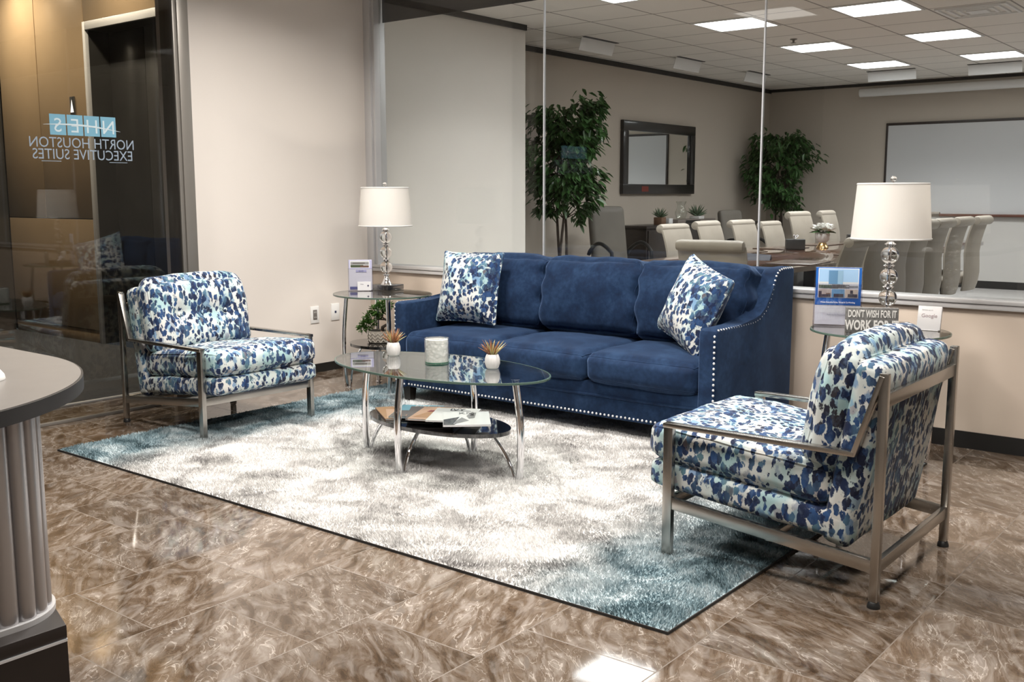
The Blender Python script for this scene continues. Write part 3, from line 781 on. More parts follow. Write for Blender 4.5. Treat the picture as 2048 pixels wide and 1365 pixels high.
b.box((SX0+aw-ox-.004, -.922-oy, .208), (SX1-aw-ox+.004, -.90-oy, .222), .006)
b.build('seat_rail', V_, sofa)
b = MB(); b.box((SX0+aw-ox-.004, -.235-oy, .10), (SX1-aw-ox+.004, -.05-oy, .862), .03, 4); b.build('back_frame', V_, sofa)
cw = (SX1-SX0-2*aw)/3
def seat_taper(q, p): return q
for k in range(3):
    cx = SX0+aw+cw*(k+.5)-ox
    cushion('seat_cushion', V_, sofa, (cw-.004, .66, .150), r=.045, crown=(.004, .024, .030), M=T(cx, -.615-oy, .358), n=26, wrinkle=.006, wscale=5, piping=.0035, seed=k+1)
def back_taper(seed):
    def f(q, p):
        t_ = (q.z+.22)/.44
        q.y += -.025*math.sin(max(0, min(1, t_))*PI)            # belly towards the front
        k = max(0, p.x)**6*max(0, p.z)**2 + max(0, -p.x)**6*max(0, p.z)**2
        q.y += .02*math.sin(q.z*70+seed)*k
        q.x += .012*math.sin(q.z*38+seed*2)*abs(p.x)**5
        return q
    return f
for k in range(3):
    cx = SX0+aw+cw*(k+.5)-ox
    wd = cw+.01 if k != 1 else cw+.02
    cushion('back_cushion', V_, sofa, (wd, .19, .43), r=.06, crown=(.006, .035, .018), M=T(cx, -.335-oy, .662) @ R('X', -9), n=30, wrinkle=.012, wscale=6, piping=.003, seed=k*2+5, taper=back_taper(k*1.7), pinch=.02)
for x, y in ((SX0+.07, -.87), (SX1-.07, -.87), (SX0+.07, -.11), (SX1-.07, -.11)):
    b = MB(); a = .03; c = .021
    b.faces([(x-ox-a, y-oy-a, .105), (x-ox+a, y-oy-a, .105), (x-ox+a, y-oy+a, .105), (x-ox-a, y-oy+a, .105), (x-ox-c, y-oy-c, .0), (x-ox+c, y-oy-c, .0), (x-ox+c, y-oy+c, .0), (x-ox-c, y-oy+c, .0)],
            [(0, 1, 2, 3), (7, 6, 5, 4), (0, 4, 5, 1), (1, 5, 6, 2), (2, 6, 7, 3), (3, 7, 4, 0)], smooth=False); b.build('leg', M['darkwood'], sofa)
def nails(name, pts, nrm):
    b = MB()
    for p, n_ in zip(pts, nrm):
        q = Vector(n_).to_track_quat('Z', 'Y').to_matrix().to_4x4()
        b.lathe([(.0002, .0052), (.003, .0044), (.0060, .0014), (.0064, -.003)], 8, M=T(*p) @ q)
    return b.build(name, M['nail'], sofa)
n = 84; pts = [(SX0+.03+(SX1-SX0-.06)*i/(n-1)-ox, -.9165-oy if SX0+aw < SX0+.03+(SX1-SX0-.06)*i/(n-1) < SX1-aw else -.931-oy, .118) for i in range(n)]
nails('nailhead_trim', pts, [(0, -1, 0)]*n)
def walk(poly, step):
    out = []; d = 0.0
    for (a, b_) in zip(poly[:-1], poly[1:]):
        a = Vector(a); b_ = Vector(b_); l = (b_-a).length
        while d <= l: out.append((a+(b_-a)*(d/l), (b_-a).normalized())); d += step
        d -= l
    return out
for sgn, xo in ((1, SX1-.006), (-1, SX0+.006)):
    pp = [((xo-ox-sgn*.004, -.929-oy, .14+.026*i), (sgn*.35, -1, 0)) for i in range(18)]
    nails('nailhead_trim', [a for a, _ in pp], [n_ for _, n_ in pp])
    pp = []
    for q, tg in walk([(y, z) for y, z in arm_profile()[3:14]], .026):
        nn = (sgn*1.0, -tg.y, tg.x)
        pp.append(((xo-ox+sgn*.0015, q.x-oy+tg.y*.0045, q.y-tg.x*.0045), nn))
    nails('nailhead_trim', [a for a, _ in pp], [n_ for _, n_ in pp])

def pillow(label, loc, rot, seed):
    t = thing('throw_pillow', label, 'pillow', loc); t.rotation_euler = rot
    def tp(q, p):
        k = abs(p.x*p.z)**5
        e = max(abs(p.x), abs(p.z))
        q.y *= (1-.93*e**3.2)
        q.x *= 1-.05*(1-p.z**2)*abs(p.x)**3*1.2; q.z *= 1-.05*(1-p.x**2)*abs(p.z)**3*1.2
        return q
    cushion('cover', M['splotch_pillow'], t, (.445, .15, .445), r=.02, crown=(0, .03, 0), n=30, wrinkle=.005, wscale=9, taper=tp, seed=seed)
    return t
pillow('blue spotted square pillow standing upright at the left end of the sofa', (1.485, -.585, .692), (math.radians(-13), math.radians(0), math.radians(6)), 2)
pillow('blue spotted square pillow slumped in the right corner of the sofa', (3.03, -.60, .684), (math.radians(-19), math.radians(15), math.radians(-33)), 5)

# ------------------------------------------------------------------ tables
def oval(a, b_, n=72): return [(a*math.cos(2*PI*i/n), b_*math.sin(2*PI*i/n)) for i in range(n)]
def bow(p0, p1, out, k=10, amp=.03):
    """curve from p0 up to p1 bulging along out"""
    P = []
    for i in range(k+1):
        s = i/k; p = Vector(p0).lerp(Vector(p1), s)+Vector(out)*amp*math.sin(PI*s)**1.0; P.append(p)
    return P
def make_table(name, label, cat, loc, ab, h, legs, shelf, shelf_z, gm, leg_r, group=None, rz=0):
    t = thing(name, label, cat, loc, rz, group)
    th = .009
    b = MB(); b.prism(oval(*ab), h-th, h, mi=0)
    top = b.build('tabletop', gm, t)
    e = MB()
    po_ = oval(ab[0]+.0005, ab[1]+.0005); n = len(po_)
    V = []
    for z, s in ((h-th-.0003, 0), (h-th*.5, .0012), (h+.0002, 0)):
        for x, y in po_: V.append((x*(1+s/ab[0]), y*(1+s/ab[1]), z))
    for z in (h+.0003, h-th-.0004):
        for x, y in po_: V.append((x*(1-.006/ab[0]), y*(1-.006/ab[1]), z))
    F = [(i, (i+1) % n, n+(i+1) % n, n+i) for i in range(n)]+[(n+i, n+(i+1) % n, 2*n+(i+1) % n, 2*n+i) for i in range(n)]+[(2*n+i, 2*n+(i+1) % n, 3*n+(i+1) % n, 3*n+i) for i in range(n)]+[(i, (i+1) % n, 4*n+(i+1) % n, 4*n+i) for i in range(n)]
    e.faces(V, F); e.build('glass_edge', M['glass_edge'], top)
    b = MB(); b.prism(oval(*shelf), shelf_z-.018, shelf_z, bev=.005); b.build('shelf', M['black_glossy'], t)
    for (x, y) in legs:
        d = Vector((x, y, 0)).normalized()
        foot = Vector((x, y, .004)); head = Vector((x*.955, y*.955, h-th-.004))
        b = MB(); b.tube(bow(foot, head, d, 14, .018), leg_r, 14)
        lg = b.build('leg', M['chrome'], t)
        side = Vector((-d.y, d.x, 0))
        f2 = foot-d*.028*1.0; e2 = Vector((d.x*min(shelf)*1.0, d.y*min(shelf)*1.0, shelf_z-.018))
        rr = math.hypot(shelf[0]*d.x, shelf[1]*d.y)
        e2 = Vector((d.x*(rr-.085), d.y*(rr-.085), shelf_z-.019))
        P = []
        for i in range(9):
            s = i/8; p = f2.lerp(e2, s); p += d*.022*math.sin(PI*s); P.append(p)
        b = MB(); b.tube(P, leg_r*.5, 10); b.build('brace', M['chrome'], lg)
        b = MB(); b.lathe([(leg_r*1.5, -.004), (leg_r*1.5, .0), (leg_r, .003)], 16, M=T(foot.x-d.x*.012, foot.y-d.y*.012, .004)); b.build('foot_plate', M['chrome'], lg)
        b = MB(); b.lathe([(leg_r*1.05, -.006), (leg_r*1.25, -.002), (leg_r*1.5, .0)], 16, M=T(head.x, head.y, h-th)); b.build('glass_mount', M['chrome'], lg)
    return t
CT_H = .467
make_table('coffee_table', 'oval glass coffee table with chrome legs and a black lower shelf', 'coffee table', (2.385, -1.853, .0), (.61, .315), CT_H, [(.482, 0), (-.482, 0), (0, .252), (0, -.252)], (.405, .205), .212, M['table_glass'], .0165)
ST_H = .62
lgs = [(.20, .145), (-.20, .145), (.20, -.145), (-.20, -.145)]
make_table('side_table', 'oval glass side table in the left corner beside the sofa, holding a lamp and bonsai', 'side table', (.80, -.655, 0), (.335, .30), ST_H, lgs, (.235, .20), .30, M['side_glass'], .0155, 'glass side tables beside the sofa')
make_table('side_table', 'oval glass side table right of the sofa behind the armchair', 'side table', (3.95, -.50, 0), (.315, .29), ST_H, lgs, (.235, .20), .30, M['side_glass'], .0155, 'glass side tables beside the sofa')

# ------------------------------------------------------------------ lamps
def make_lamp(label, loc):
    t = thing('table_lamp', label, 'lamp', loc, 0, 'crystal ball table lamps')
    b = MB(); b.box((-.082, -.082, 0), (.082, .082, .034), .003); b.build('base', plain('mirror_block', (.22, .22, .23), .06, .9), t)
    b = MB(); b.lathe([(.040, .034), (.034, .040), (.024, .058), (.016, .078), (.013, .092), (.022, .097), (.024, .101), (.013, .105)], 28); b.build('collar', M['chrome'], t)
    for zc, zt in ((.151, .202), (.250, .301), (.350, .401)):
        b = MB(); b.lathe([(.041*math.sin(PI*i/18)+.0001, zc-.041*math.cos(PI*i/18)) for i in range(19)], 36); b.build('crystal_ball', M['crystal'], t)
        b = MB(); b.lathe([(.009, zt-.012), (.016, zt-.009), (.020, zt-.004), (.027, zt), (.020, zt+.004), (.016, zt+.009), (.009, zt+.012)], 28); b.build('ring', M['chrome'], t)
    b = MB(); b.tube([(0, 0, .09), (0, 0, .49)], .0055, 10); b.tube([(0, 0, .405), (0, 0, .46)], .010, 12); b.tube([(0, 0, .49), (0, 0, .69)], .003, 8); b.build('stem', M['chrome'], t)
    b = MB()
    zb, zt, rb, rt = .422, .682, .178, .158
    prof = [(rb, zb), (rt, zt), (rt-.003, zt), (rb-.003, zb)]
    n = 64; V = []; F = []
    for r_, z in prof:
        for j in range(n): V.append((r_*math.cos(2*PI*j/n), r_*math.sin(2*PI*j/n), z))
    for i in range(4):
        for j in range(n): F.append((i*n+j, i*n+(j+1) % n, ((i+1) % 4)*n+(j+1) % n, ((i+1) % 4)*n+j))
    b.faces(V, F); sh = b.build('lamp_shade', M['shade'], t)
    b = MB()
    for r_, z in ((rb, zb+.005), (rt, zt-.005)):
        b.tube([(r_*math.cos(2*PI*j/48), r_*math.sin(2*PI*j/48), z) for j in range(49)], .0035, 6, False)
    b.build('shade_trim', M['whiteplastic'], sh)
    b = MB()
    for k in range(3):
        a = 2*PI*k/3; b.tube([(0, 0, .672), (rt*math.cos(a), rt*math.sin(a), .676)], .0015, 6)
    b.build('harp_ring', M['chrome'], sh)
    b = MB(); b.lathe([(.014*math.sin(PI*i/12)+.0001, .700-.014*math.cos(PI*i/12)) for i in range(13)], 20); b.build('finial', M['crystal'], t)
    b = MB(); b.lathe([(.028*math.sin(PI*i/12)+.0001, .545-.035*math.cos(PI*i/12)) for i in range(13)], 20)
    b.build('bulb', emis('warm_bulb', (1, .82, .60), 1.0), t)
    l = bpy.data.lights.new('glow', 'POINT'); l.energy = 17; l.color = (1, .91, .80); l.shadow_soft_size = .04
    lo = bpy.data.objects.new('glow', l); C.objects.link(lo); lo.parent = t; lo.location = (0, 0, .555+.0)
    return t
lamp1 = make_lamp('lit crystal ball lamp on the left side table by the corner', (.62, -.44, ST_H+.001))
lamp2 = dup(lamp1, (3.968, -.462, ST_H+.001), 0, 'lit crystal ball lamp on the right side table before the whiteboard')
lamp1.rotation_euler = (0, 0, math.radians(5))

# ------------------------------------------------------------------ things on the side tables
def picture_blocks(parent, w_, h_, M_, blocks):
    """flat printed areas: (x0,z0,x1,z1,colour material) on a sheet in the local xz plane facing -Y"""
    mats = []; b = MB()
    for i, (x0, z0, x1, z1, mm) in enumerate(blocks):
        if mm not in mats: mats.append(mm)
        y = -.0006-.0003*i
        b.faces([(x0, y, z0), (x1, y, z0), (x1, y, z1), (x0, y, z1)], [(0, 1, 2, 3)], mi=mats.index(mm), smooth=False)
    bmesh.ops.transform(b.bm, matrix=M_, verts=b.bm.verts[:])
    me = bpy.data.meshes.new('printed_picture'); b.bm.to_mesh(me); b.bm.free()
    return link('printed_picture', me, mats, parent)
INK = {k: plain('ink_'+k, c, .35) for k, c in dict(blue=(.02, .13, .48), sky=(.35, .55, .80), tower=(.12, .26, .44), towerlight=(.28, .46, .64), haze=(.62, .64, .66), ground=(.12, .11, .10), green=(.07, .09, .05), room=(.50, .42, .36), roomdark=(.05, .035, .05),
       white=(.85, .85, .88), lav=(.52, .52, .74), text=(.10, .10, .16), brown=(.14, .08, .06), grey=(.30, .30, .30), navy=(.12, .13, .30)).items()}
# right brochure holder
t = thing('brochure_holder', 'clear acrylic stand holding a flyer with a blue glass tower, on the right side table', 'brochure holder', (3.735, -.475, ST_H+.001), math.radians(4))
t.rotation_euler[2] = math.radians(22)
b = MB(); b.box((-.112, -.004, .0), (.112, -.001, .205), .001); b.box((-.112, .012, .0), (.112, .015, .285), .001); b.box((-.112, -.06, 0), (.112, .05, .003), .001)
b.box((-.112, -.004, 0), (-.109, .015, .14)); b.box((.109, -.004, 0), (.112, .015, .14)); b.build('holder', M['acrylic'], t, smooth=False)
b = MB(); b.box((-.105, .003, .006), (.105, .010, .283)); fl_ = b.build('flyer', M['paper'], t)
MF = T(0, .0025, .006)
bl = [(-.105, .095, .105, .277, INK['blue']), (-.093, .130, .093, .272, INK['white']), (-.090, .205, .090, .269, INK['sky']), (-.090, .180, .090, .207, INK['haze']),
      (-.045, .196, -.004, .262, INK['tower']), (-.004, .196, .020, .262, INK['towerlight']), (-.090, .176, .0, .192, INK['green']), (-.03, .178, .05, .194, INK['ground']), (.035, .182, .09, .190, INK['grey']),
      (-.090, .133, -.033, .172, INK['room']), (-.029, .133, .029, .172, INK['tower']), (.033, .133, .090, .172, INK['room']),
      (-.080, .135, -.035, .147, INK['roomdark']), (-.02, .135, .025, .150, INK['roomdark']), (.045, .135, .088, .150, INK['roomdark']), (-.09, .133, -.075, .162, INK['roomdark']), (-.055, .148, -.035, .153, INK['brown']), (.055, .152, .068, .168, INK['roomdark'])]
for i in range(5): bl.append((-.085, .085-.006*i, .085, .0865-.006*i, INK['haze']))
picture_blocks(fl_, .21, .28, MF, bl)
MTX = Matrix(((1, 0, 0, 0), (0, 0, -1, 0), (0, 1, 0, 0), (0, 0, 0, 1)))     # text in xz plane facing -Y
text('lettering', 'Private Executive Suites, Virtual & Co-Working', .0098, INK['white'], fl_, T(0, -.0035, .112) @ MTX, extrude=.0002, sx=.84, bold=.0003)
text('lettering', 'North Houston Executive Suites', .009, INK['text'], fl_, T(.0, -.001, .052) @ MTX, extrude=.0002, sx=.8)
# left brochure holder
t = thing('brochure_holder', 'clear acrylic stand with a white and lavender flyer on the left side table', 'brochure holder', (.562, -.622, ST_H+.001), math.radians(42))
b = MB(); b.box((-.082, -.004, 0), (.082, -.001, .150), .001); b.box((-.082, .012, 0), (.082, .015, .205), .001); b.box((-.082, -.03, 0), (.082, .035, .003), .001); b.build('holder', M['acrylic'], t, smooth=False)
b = MB(); b.box((-.076, .003, .006), (.076, .010, .206)); fl_ = b.build('flyer', M['paper'], t)
picture_blocks(fl_, .15, .2, MF, [(-.076, .140, .076, .200, INK['lav']), (-.068, .146, .060, .195, INK['white']), (-.064, .150, .056, .191, INK['haze']), (-.064, .168, .056, .184, INK['grey']), (-.05, .175, .03, .181, INK['ground']), (-.064, .150, .02, .166, INK['green']), (.0, .150, .056, .162, INK['brown'])])
picture_blocks(fl_, .15, .2, MF, [(-.070, .003, -.010, .022, INK['navy'])])
for i in range(4):
    b = MB(); x = -.030+.018*i; b.box((x, .0005, .124), (x+.0155, .0018, .139)); b.build('logo_square', INK['lav'], fl_)
text('lettering', 'NHES', .013, INK['navy'], fl_, T(.005, -.0008, .127) @ MTX, extrude=.0002, spacing=1.2)
b = MB(); b.box((-.02, -.012, .004), (.068, -.006, .062)); cd = b.build('business_card', M['paper'], t)
b = MB(); b.lathe([(.0001, .0006), (.006, .0005), (.006, 0)], 14, M=T(.05, -.0125, .035) @ R('X', 90)); b.build('card_logo', INK['text'], cd)
text('lettering', 'Suites', .009, INK['text'], cd, T(.01, -.013, .043) @ MTX, extrude=.0002)
# block sign
t = thing('block_sign', 'grey wooden block sign with white words on the right side table', 'sign', (3.955, -.622, ST_H+.001), math.radians(26))
b = MB(); b.box((-.115, -.0, 0), (.115, .035, .115), .002); b.build('block', plain('weathered_grey_wood', (.15, .148, .145), .8, 0, .3, 60), t)
wm = plain('chalk_white_paint', (.75, .74, .72), .8, 0, .12, 200)
text('lettering', "DON'T WISH FOR IT", .046, wm, t, T(0, -.0012, .072) @ MTX, extrude=.0004, sx=.50, bold=.0013)
text('lettering', 'WORK FOR IT', .062, wm, t, T(0, -.0012, .014) @ MTX, extrude=.0004, sx=.585, bold=.0022)
# white review stand
t = thing('review_card_stand', 'small slanted white stand with faint lettering at the right edge of the side table', 'sign', (4.135, -.385, ST_H+.001), math.radians(5))
b = MB(); b.box((-.052, -.0, 0), (.052, .020, .112), .001, M=R('X', -14) @ T(0, 0, .004)); st = b.build('board', M['paper'], t)
text('lettering', 'Google', .024, plain('soft_coloured_ink', (.40, .30, .32), .6), st, R('X', -14) @ T(0, -.001, .063) @ MTX, extrude=.0002)
text('lettering', 'Review us on', .009, plain('soft_grey_ink', (.5, .5, .5), .6), st, R('X', -14) @ T(-.01, -.001, .095) @ MTX, extrude=.0002)
b = MB(); b.box((-.045, .0, 0), (.045, .055, .004), .001); b.build('foot', M['paper'], t)

# bonsai in patterned pot on the left side table's shelf
def leafmesh(b, P, Nn, size, asp=.42, fold=.25, droop=.15, mi=0):
    """one pointed leaf starting at P along Nn"""
    d = Vector(Nn).normalized(); up = Vector((0, 0, 1)); s = d.cross(up)
    if s.length < .05: s = Vector((1, 0, 0))
    s.normalize(); s = (s*math.cos(0)+up*random.uniform(-.6, .6)).normalized(); n_ = s.cross(d).normalized()
    w_ = size*asp
    c = [P, P+d*size*.35+s*w_*.5+n_*w_*fold, P+d*size*.75+s*w_*.35+n_*w_*fold*.6-up*size*droop*.5, P+d*size-up*size*droop, P+d*size*.75-s*w_*.35+n_*w_*fold*.6-up*size*droop*.5, P+d*size*.35-s*w_*.5+n_*w_*fold, P+d*size*.5-up*size*droop*.2]
    b.faces(c, [(0, 1, 6), (1, 2, 6), (2, 3, 6), (3, 4, 6), (4, 5, 6), (5, 0, 6)], mi=mi)
t = thing('bonsai', 'small artificial bonsai in a patterned taupe pot under the left side table top', 'plant', (.775, -.665, .301))
b = MB(); n = 40
prof = [(.040, 0), (.070, .002), (.076, .02), (.078, .07), (.078, .078), (.072, .078), (.070, .070)]
b.lathe(prof, n); pot = b.build('pot', M['pot'], t)
b = MB()
for k in range(14):
    a = 2*PI*k/14
    for r_ in range(3):
        z0 = .008+.022*r_
        for s_ in (-1, 1):
            p0 = Vector((.0785*math.cos(a), .0785*math.sin(a), z0+.016)); p1 = Vector((.0785*math.cos(a+s_*.2), .0785*math.sin(a+s_*.2), z0))
            b.tube([p0, p1], .0022, 5)
b.build('pot_relief', plain('pale_relief', (.60, .55, .49), .7), pot)
b = MB(); b.lathe([(.0001, .073), (.07, .071), (.07, .066)], 24); b.build('soil', M['soil'], t)
b = MB()
tk = [Vector(p) for p in ((.02, .01, .07), (.03, .0, .10), (.065, .02, .125), (.08, .02, .135), (.05, .01, .15), (.03, 0, .165), (.035, 0, .20), (.02, 0, .235))]
b.tube(tk, [.013, .011, .009, .006, .007, .006, .005, .004], 8)
b.tube([tk[4], (.0, -.01, .150), (-.04, -.01, .155)], [.005, .004, .003], 6); b.build('trunk', M['bark'], t)
b = MB()
for cx, cy, cz, r_, nn in ((-.075, -.03, .115, .045, 260), (-.045, -.015, .165, .05, 300), (.0, .0, .215, .05, 300), (.05, .01, .245, .045, 220), (-.10, -.05, .085, .03, 120)):
    for i in range(nn):
        dv = Vector((random.gauss(0, 1), random.gauss(0, 1), random.gauss(0, .8))).normalized()
        P = Vector((cx, cy, cz))+Vector((dv.x*r_*1.3, dv.y*r_*1.1, dv.z*r_*.7))*random.uniform(.4, 1)
        leafmesh(b, P, dv+Vector((0, 0, .5)), random.uniform(.014, .024), .6)
b.build('foliage', M['leaf2'], t)

# ------------------------------------------------------------------ things on the coffee table
def succulent(label, loc, seed):
    random.seed(seed)
    t = thing('succulent', label, 'plant', loc, seed*.7, 'little potted plants on the coffee table')
    n = 48; prof = [(.022, 0), (.028, .004), (.034, .024), (.033, .045), (.0285, .062), (.025, .066), (.024, .063), (.024, .056)]
    V = []; F = []
    for r_, z in prof:
        for j in range(n):
            rr = r_*(1+.035*math.cos(2*PI*j*16/n*1.0)) if .004 < z < .062 else r_
            V.append((rr*math.cos(2*PI*j/n), rr*math.sin(2*PI*j/n), z))
    for i in range(len(prof)-1):
        for j in range(n): F.append((i*n+j, i*n+(j+1) % n, (i+1)*n+(j+1) % n, (i+1)*n+j))
    F.append(tuple(range(n-1, -1, -1)))
    b = MB(); b.faces(V, F); b.lathe([(.0001, .058), (.025, .057), (.025, .055)], 20); b.build('pot', M['ceramic'], t)
    b = MB()
    for k in range(34):
        a = k*2.4; el = .72+.78*(k/34)
        d = Vector((math.cos(a)*math.cos(el), math.sin(a)*math.cos(el), math.sin(el)))
        ln = random.uniform(.062, .086); P = []
        for i in range(6):
            s = i/5; q = Vector((math.cos(a)*.008, math.sin(a)*.008, .058))+d*ln*s+Vector((math.cos(a), math.sin(a), 0))*.010*s*s-Vector((0, 0, .004))*s*s; P.append(q)
        b.tube(P, [.0034, .0038, .0032, .0024, .0014, .0003], 5, mi=0 if random.random() < .72 else 1)
    b.build('leaves', [M['succ'], plain('pale_yellow_green_leaf', (.50, .45, .22), .5)], t)
succulent('spiky rust succulent in a white ribbed pot near the left end of the coffee table', (2.002, -1.756, CT_H), 1)
succulent('spiky rust and yellow succulent in a white ribbed pot right of the candle', (2.629, -1.748, CT_H), 2)
t = thing('candle_jar', 'white mosaic candle in a glass jar with green base on the coffee table', 'candle', (2.325, -1.791, CT_H))
b = MB(); n = 56; V = []; F = []; rows = 14
for i in range(rows+1):
    z = .008+.104*i/rows
    for j in range(n):
        a = 2*PI*j/n; r_ = .0535+.0022*noise.noise(Vector((math.cos(a)*5, math.sin(a)*5, z*60)))*(1 if 0 < i < rows else 0)
        V.append((r_*math.cos(a), r_*math.sin(a), z))
for i in range(rows):
    for j in range(n): F.append((i*n+j, i*n+(j+1) % n, (i+1)*n+(j+1) % n, (i+1)*n+j))
F.append(tuple(range(n-1, -1, -1))); F.append(tuple(rows*n+j for j in range(n)))
b.faces(V, F)
m_, nt, bb_ = mat('mottled_white_glass'); v = coords(nt); vo = nt.nodes.new('ShaderNodeTexVoronoi'); vo.inputs['Scale'].default_value = 70; L(nt, v, vo.inputs['Vector'])
L(nt, ramp(nt, vo.outputs['Distance'], [(.2, (.93, .93, .91)), (.7, (.80, .82, .80))]), bb_.inputs['Base Color']); bb_.inputs['Roughness'].default_value = .15; bb_.inputs['Coat Weight'].default_value = .6; bump(nt, bb_, vo.outputs['Distance'], .5, .004)
b.build('wax', m_, t)
b = MB(); b.lathe([(.0555, .0), (.0575, .003), (.0575, .118), (.0565, .119), (.0555, .118)], 56); b.build('jar', M['vaseglass'], t)
b = MB(); b.lathe([(.054, 0), (.057, .002), (.057, .007), (.052, .0078)], 56); b.build('jar_base', plain('bottle_green_glass', (.04, .20, .12), .05, spec=.8), t)

# magazines on the lower shelf
MG_W, MG_H = .205, .27
def magazine(label, loc, rz, thick, blocks, title, tcol, tilt=0):
    t = thing('magazine', label, 'magazine', loc, rz, 'magazines on the coffee table shelf'); t.rotation_euler = (math.radians(tilt), 0, rz)
    b = MB(); b.box((-MG_W/2, -MG_H/2, .0006), (MG_W/2, MG_H/2, thick-.0006)); b.build('pages', M['paper'], t)
    c = MB(); c.box((-MG_W/2-.001, -MG_H/2-.001, thick-.0006), (MG_W/2+.001, MG_H/2+.001, thick+.0002)); c.box((-MG_W/2-.001, -MG_H/2-.001, 0), (MG_W/2+.001, MG_H/2+.001, .0007)); c.box((-MG_W/2-.0015, -MG_H/2-.001, 0), (-MG_W/2, MG_H/2+.001, thick)); cv = c.build('cover', blocks[0], t)
    mats = []; p = MB()
    for i, (poly, mm) in enumerate(blocks[1]):
        if mm not in mats: mats.append(mm)
        p.faces([(x*MG_W/2, y*MG_H/2, thick+.0005+.0003*i) for x, y in poly], [tuple(range(len(poly)))], mi=mats.index(mm), smooth=False)
    if blocks[1]:
        me = bpy.data.meshes.new('cover_picture'); p.bm.to_mesh(me); link('cover_picture', me, mats, cv)
    p.bm.free()
    if title: text('lettering', title, .055, tcol, cv, T(0, MG_H/2-.055, thick+.002), extrude=.0002, sx=.9)
    return t
col_ = lambda n_, c: plain(n_, c, .25, coat=.3)
tan = col_('tan_cover', (.42, .24, .13)); teal_ = col_('teal_cover', (.20, .42, .52)); greyc = col_('grey_cover', (.16, .14, .13)); whitec = col_('white_cover', (.74, .74, .73)); dark = col_('charcoal_ink', (.05, .05, .05)); orange = col_('orange_ink', (.50, .14, .05)); skin = col_('peach_ink', (.55, .35, .24)); gold_ = col_('gold_ink', (.45, .27, .10)); midg = col_('mid_grey_ink', (.24, .24, .24)); red = col_('dark_red_ink', (.25, .05, .05))
zs = .213
magazine('magazine with a tan face cover at the left of the pile on the black shelf', (2.15, -1.855, zs), math.radians(56), .007, (tan, [([(-.9, -.9), (.2, -.9), (.5, .2), (-.6, .6)], skin), ([(.1, .3), (.9, .4), (.9, .9), (.0, .9)], teal_)]), 'VI', whitec)
magazine('magazine with a blue and grey cover under the fanned pile', (2.225, -1.825, zs+.008), math.radians(30), .007, (teal_, [([(-1, -1), (1, -1), (1, .2), (-1, 0)], greyc), ([(-.3, -.8), (.6, -.9), (.5, .0), (-.2, .1)], skin)]), 'FIN', whitec)
magazine('magazine with orange lettering on a dark cover in the middle of the pile', (2.325, -1.84, zs+.0165), math.radians(38), .008, (greyc, [([(-.9, -.9), (.9, -.9), (.7, .3), (-.5, .2)], tan), ([(-.5, -.4), (.5, -.5), (.3, .1), (-.3, .1)], skin)]), 'ENI', orange)
magazine('pale magazine with brown curls on its cover beneath the white one', (2.40, -1.87, zs+.026), math.radians(26), .008, (skin, [([(-.9, -.7), (-.1, -.8), (.3, .2), (-.4, .4)], tan), ([(-.6, .2), (.8, .3), (.8, .5), (-.5, .45)], red), ([(-.2, .55), (.9, .5), (.9, .95), (-.2, .95)], gold_)]), None, None)
magazine('white magazine with faint drawing second from the top of the pile', (2.50, -1.87, zs+.0355), math.radians(31), .007, (whitec, [([(-.3, .55), (.7, .5), (.6, .62), (-.3, .68)], midg)]), 'IVY', dark)
magazine('white magazine with a black and white photograph on top of the pile', (2.625, -1.925, zs+.044), math.radians(42), .008, (whitec, [([(-1, -1), (-.55, -1), (-.1, -.3), (-.5, -.55), (-.3, .2), (-1, -.2)], dark), ([(-.6, -.95), (.1, -.4), (-.2, .1), (-.5, -.5)], midg), ([(.1, -.1), (.35, .0), (.45, .8), (.2, .85), (.0, .3)], midg), ([(.15, .3), (.32, .3), (.35, .75), (.2, .75)], dark)]), 'KN', midg)

# outlets on the left wall
for y, z, lb, kind in ((-.545, .414, 'white power outlet plate on the beige wall beside the armchair', 0), (-.354, .418, 'white data jack plate on the beige wall beside the side table', 1)):
    t = thing('wall_outlet', lb, 'outlet', (0, y, z))
    b = MB(); b.box((0, -.038, -.060), (.006, .038, .060), .002); b.build('plate', M['whiteplastic'], t)
    b = MB()
    if kind == 0:
        b.box((.006, -.018, -.035), (.008, .018, .035), .001); b.build('socket', plain('grey_socket', (.16, .15, .14), .5), t)
        b = MB()
        for zz in (-.018, .018):
            b.box((.008, -.008, zz-.005), (.0086, -.005, zz+.005)); b.box((.008, .005, zz-.005), (.0086, .008, zz+.005))
        b.build('slot', M['whiteplastic'], t)
    else:
        b.box((.006, -.008, -.008), (.0075, .008, .008)); b.build('jack', plain('blue_black_jack', (.02, .03, .08), .5), t)

# ------------------------------------------------------------------ reception desk, lower left
t = thing('reception_desk', 'curved reception desk corner with grey top and ribbed metal column, lower left', 'desk', (2.45, -4.5, 0))
def rounded(rad, x0=-1.4, y0=-1.5, n=28):
    P = [(rad*math.cos(PI/2*i/n), rad*math.sin(PI/2*i/n)) for i in range(n+1)]
    return P+[(x0, rad), (x0, y0), (rad, y0)]
b = MB(); b.prism(rounded(.787), .712, .7505, bev=.006, smooth=False); top = b.build('rim', M['rim_black'], t)
b = MB(); b.prism(rounded(.781), .7506, .7525); b.build('countertop', M['laminate'], t)
b = MB()
pl_ = []; ccx, ccy, cr = 2.97-2.45, -4.18+4.5, .15
line = [(ccx+cr, -1.4+.002*i) for i in range(1)]+[]
path = [(ccx+cr, -1.4+i*.03) for i in range(int((ccy+1.4)/.03))]+[(ccx+cr*math.cos(a), ccy+cr*math.sin(a)) for a in np.linspace(0, PI*.62, 24)]
P2 = walk(path, .004); q0 = [p for p, _ in P2]
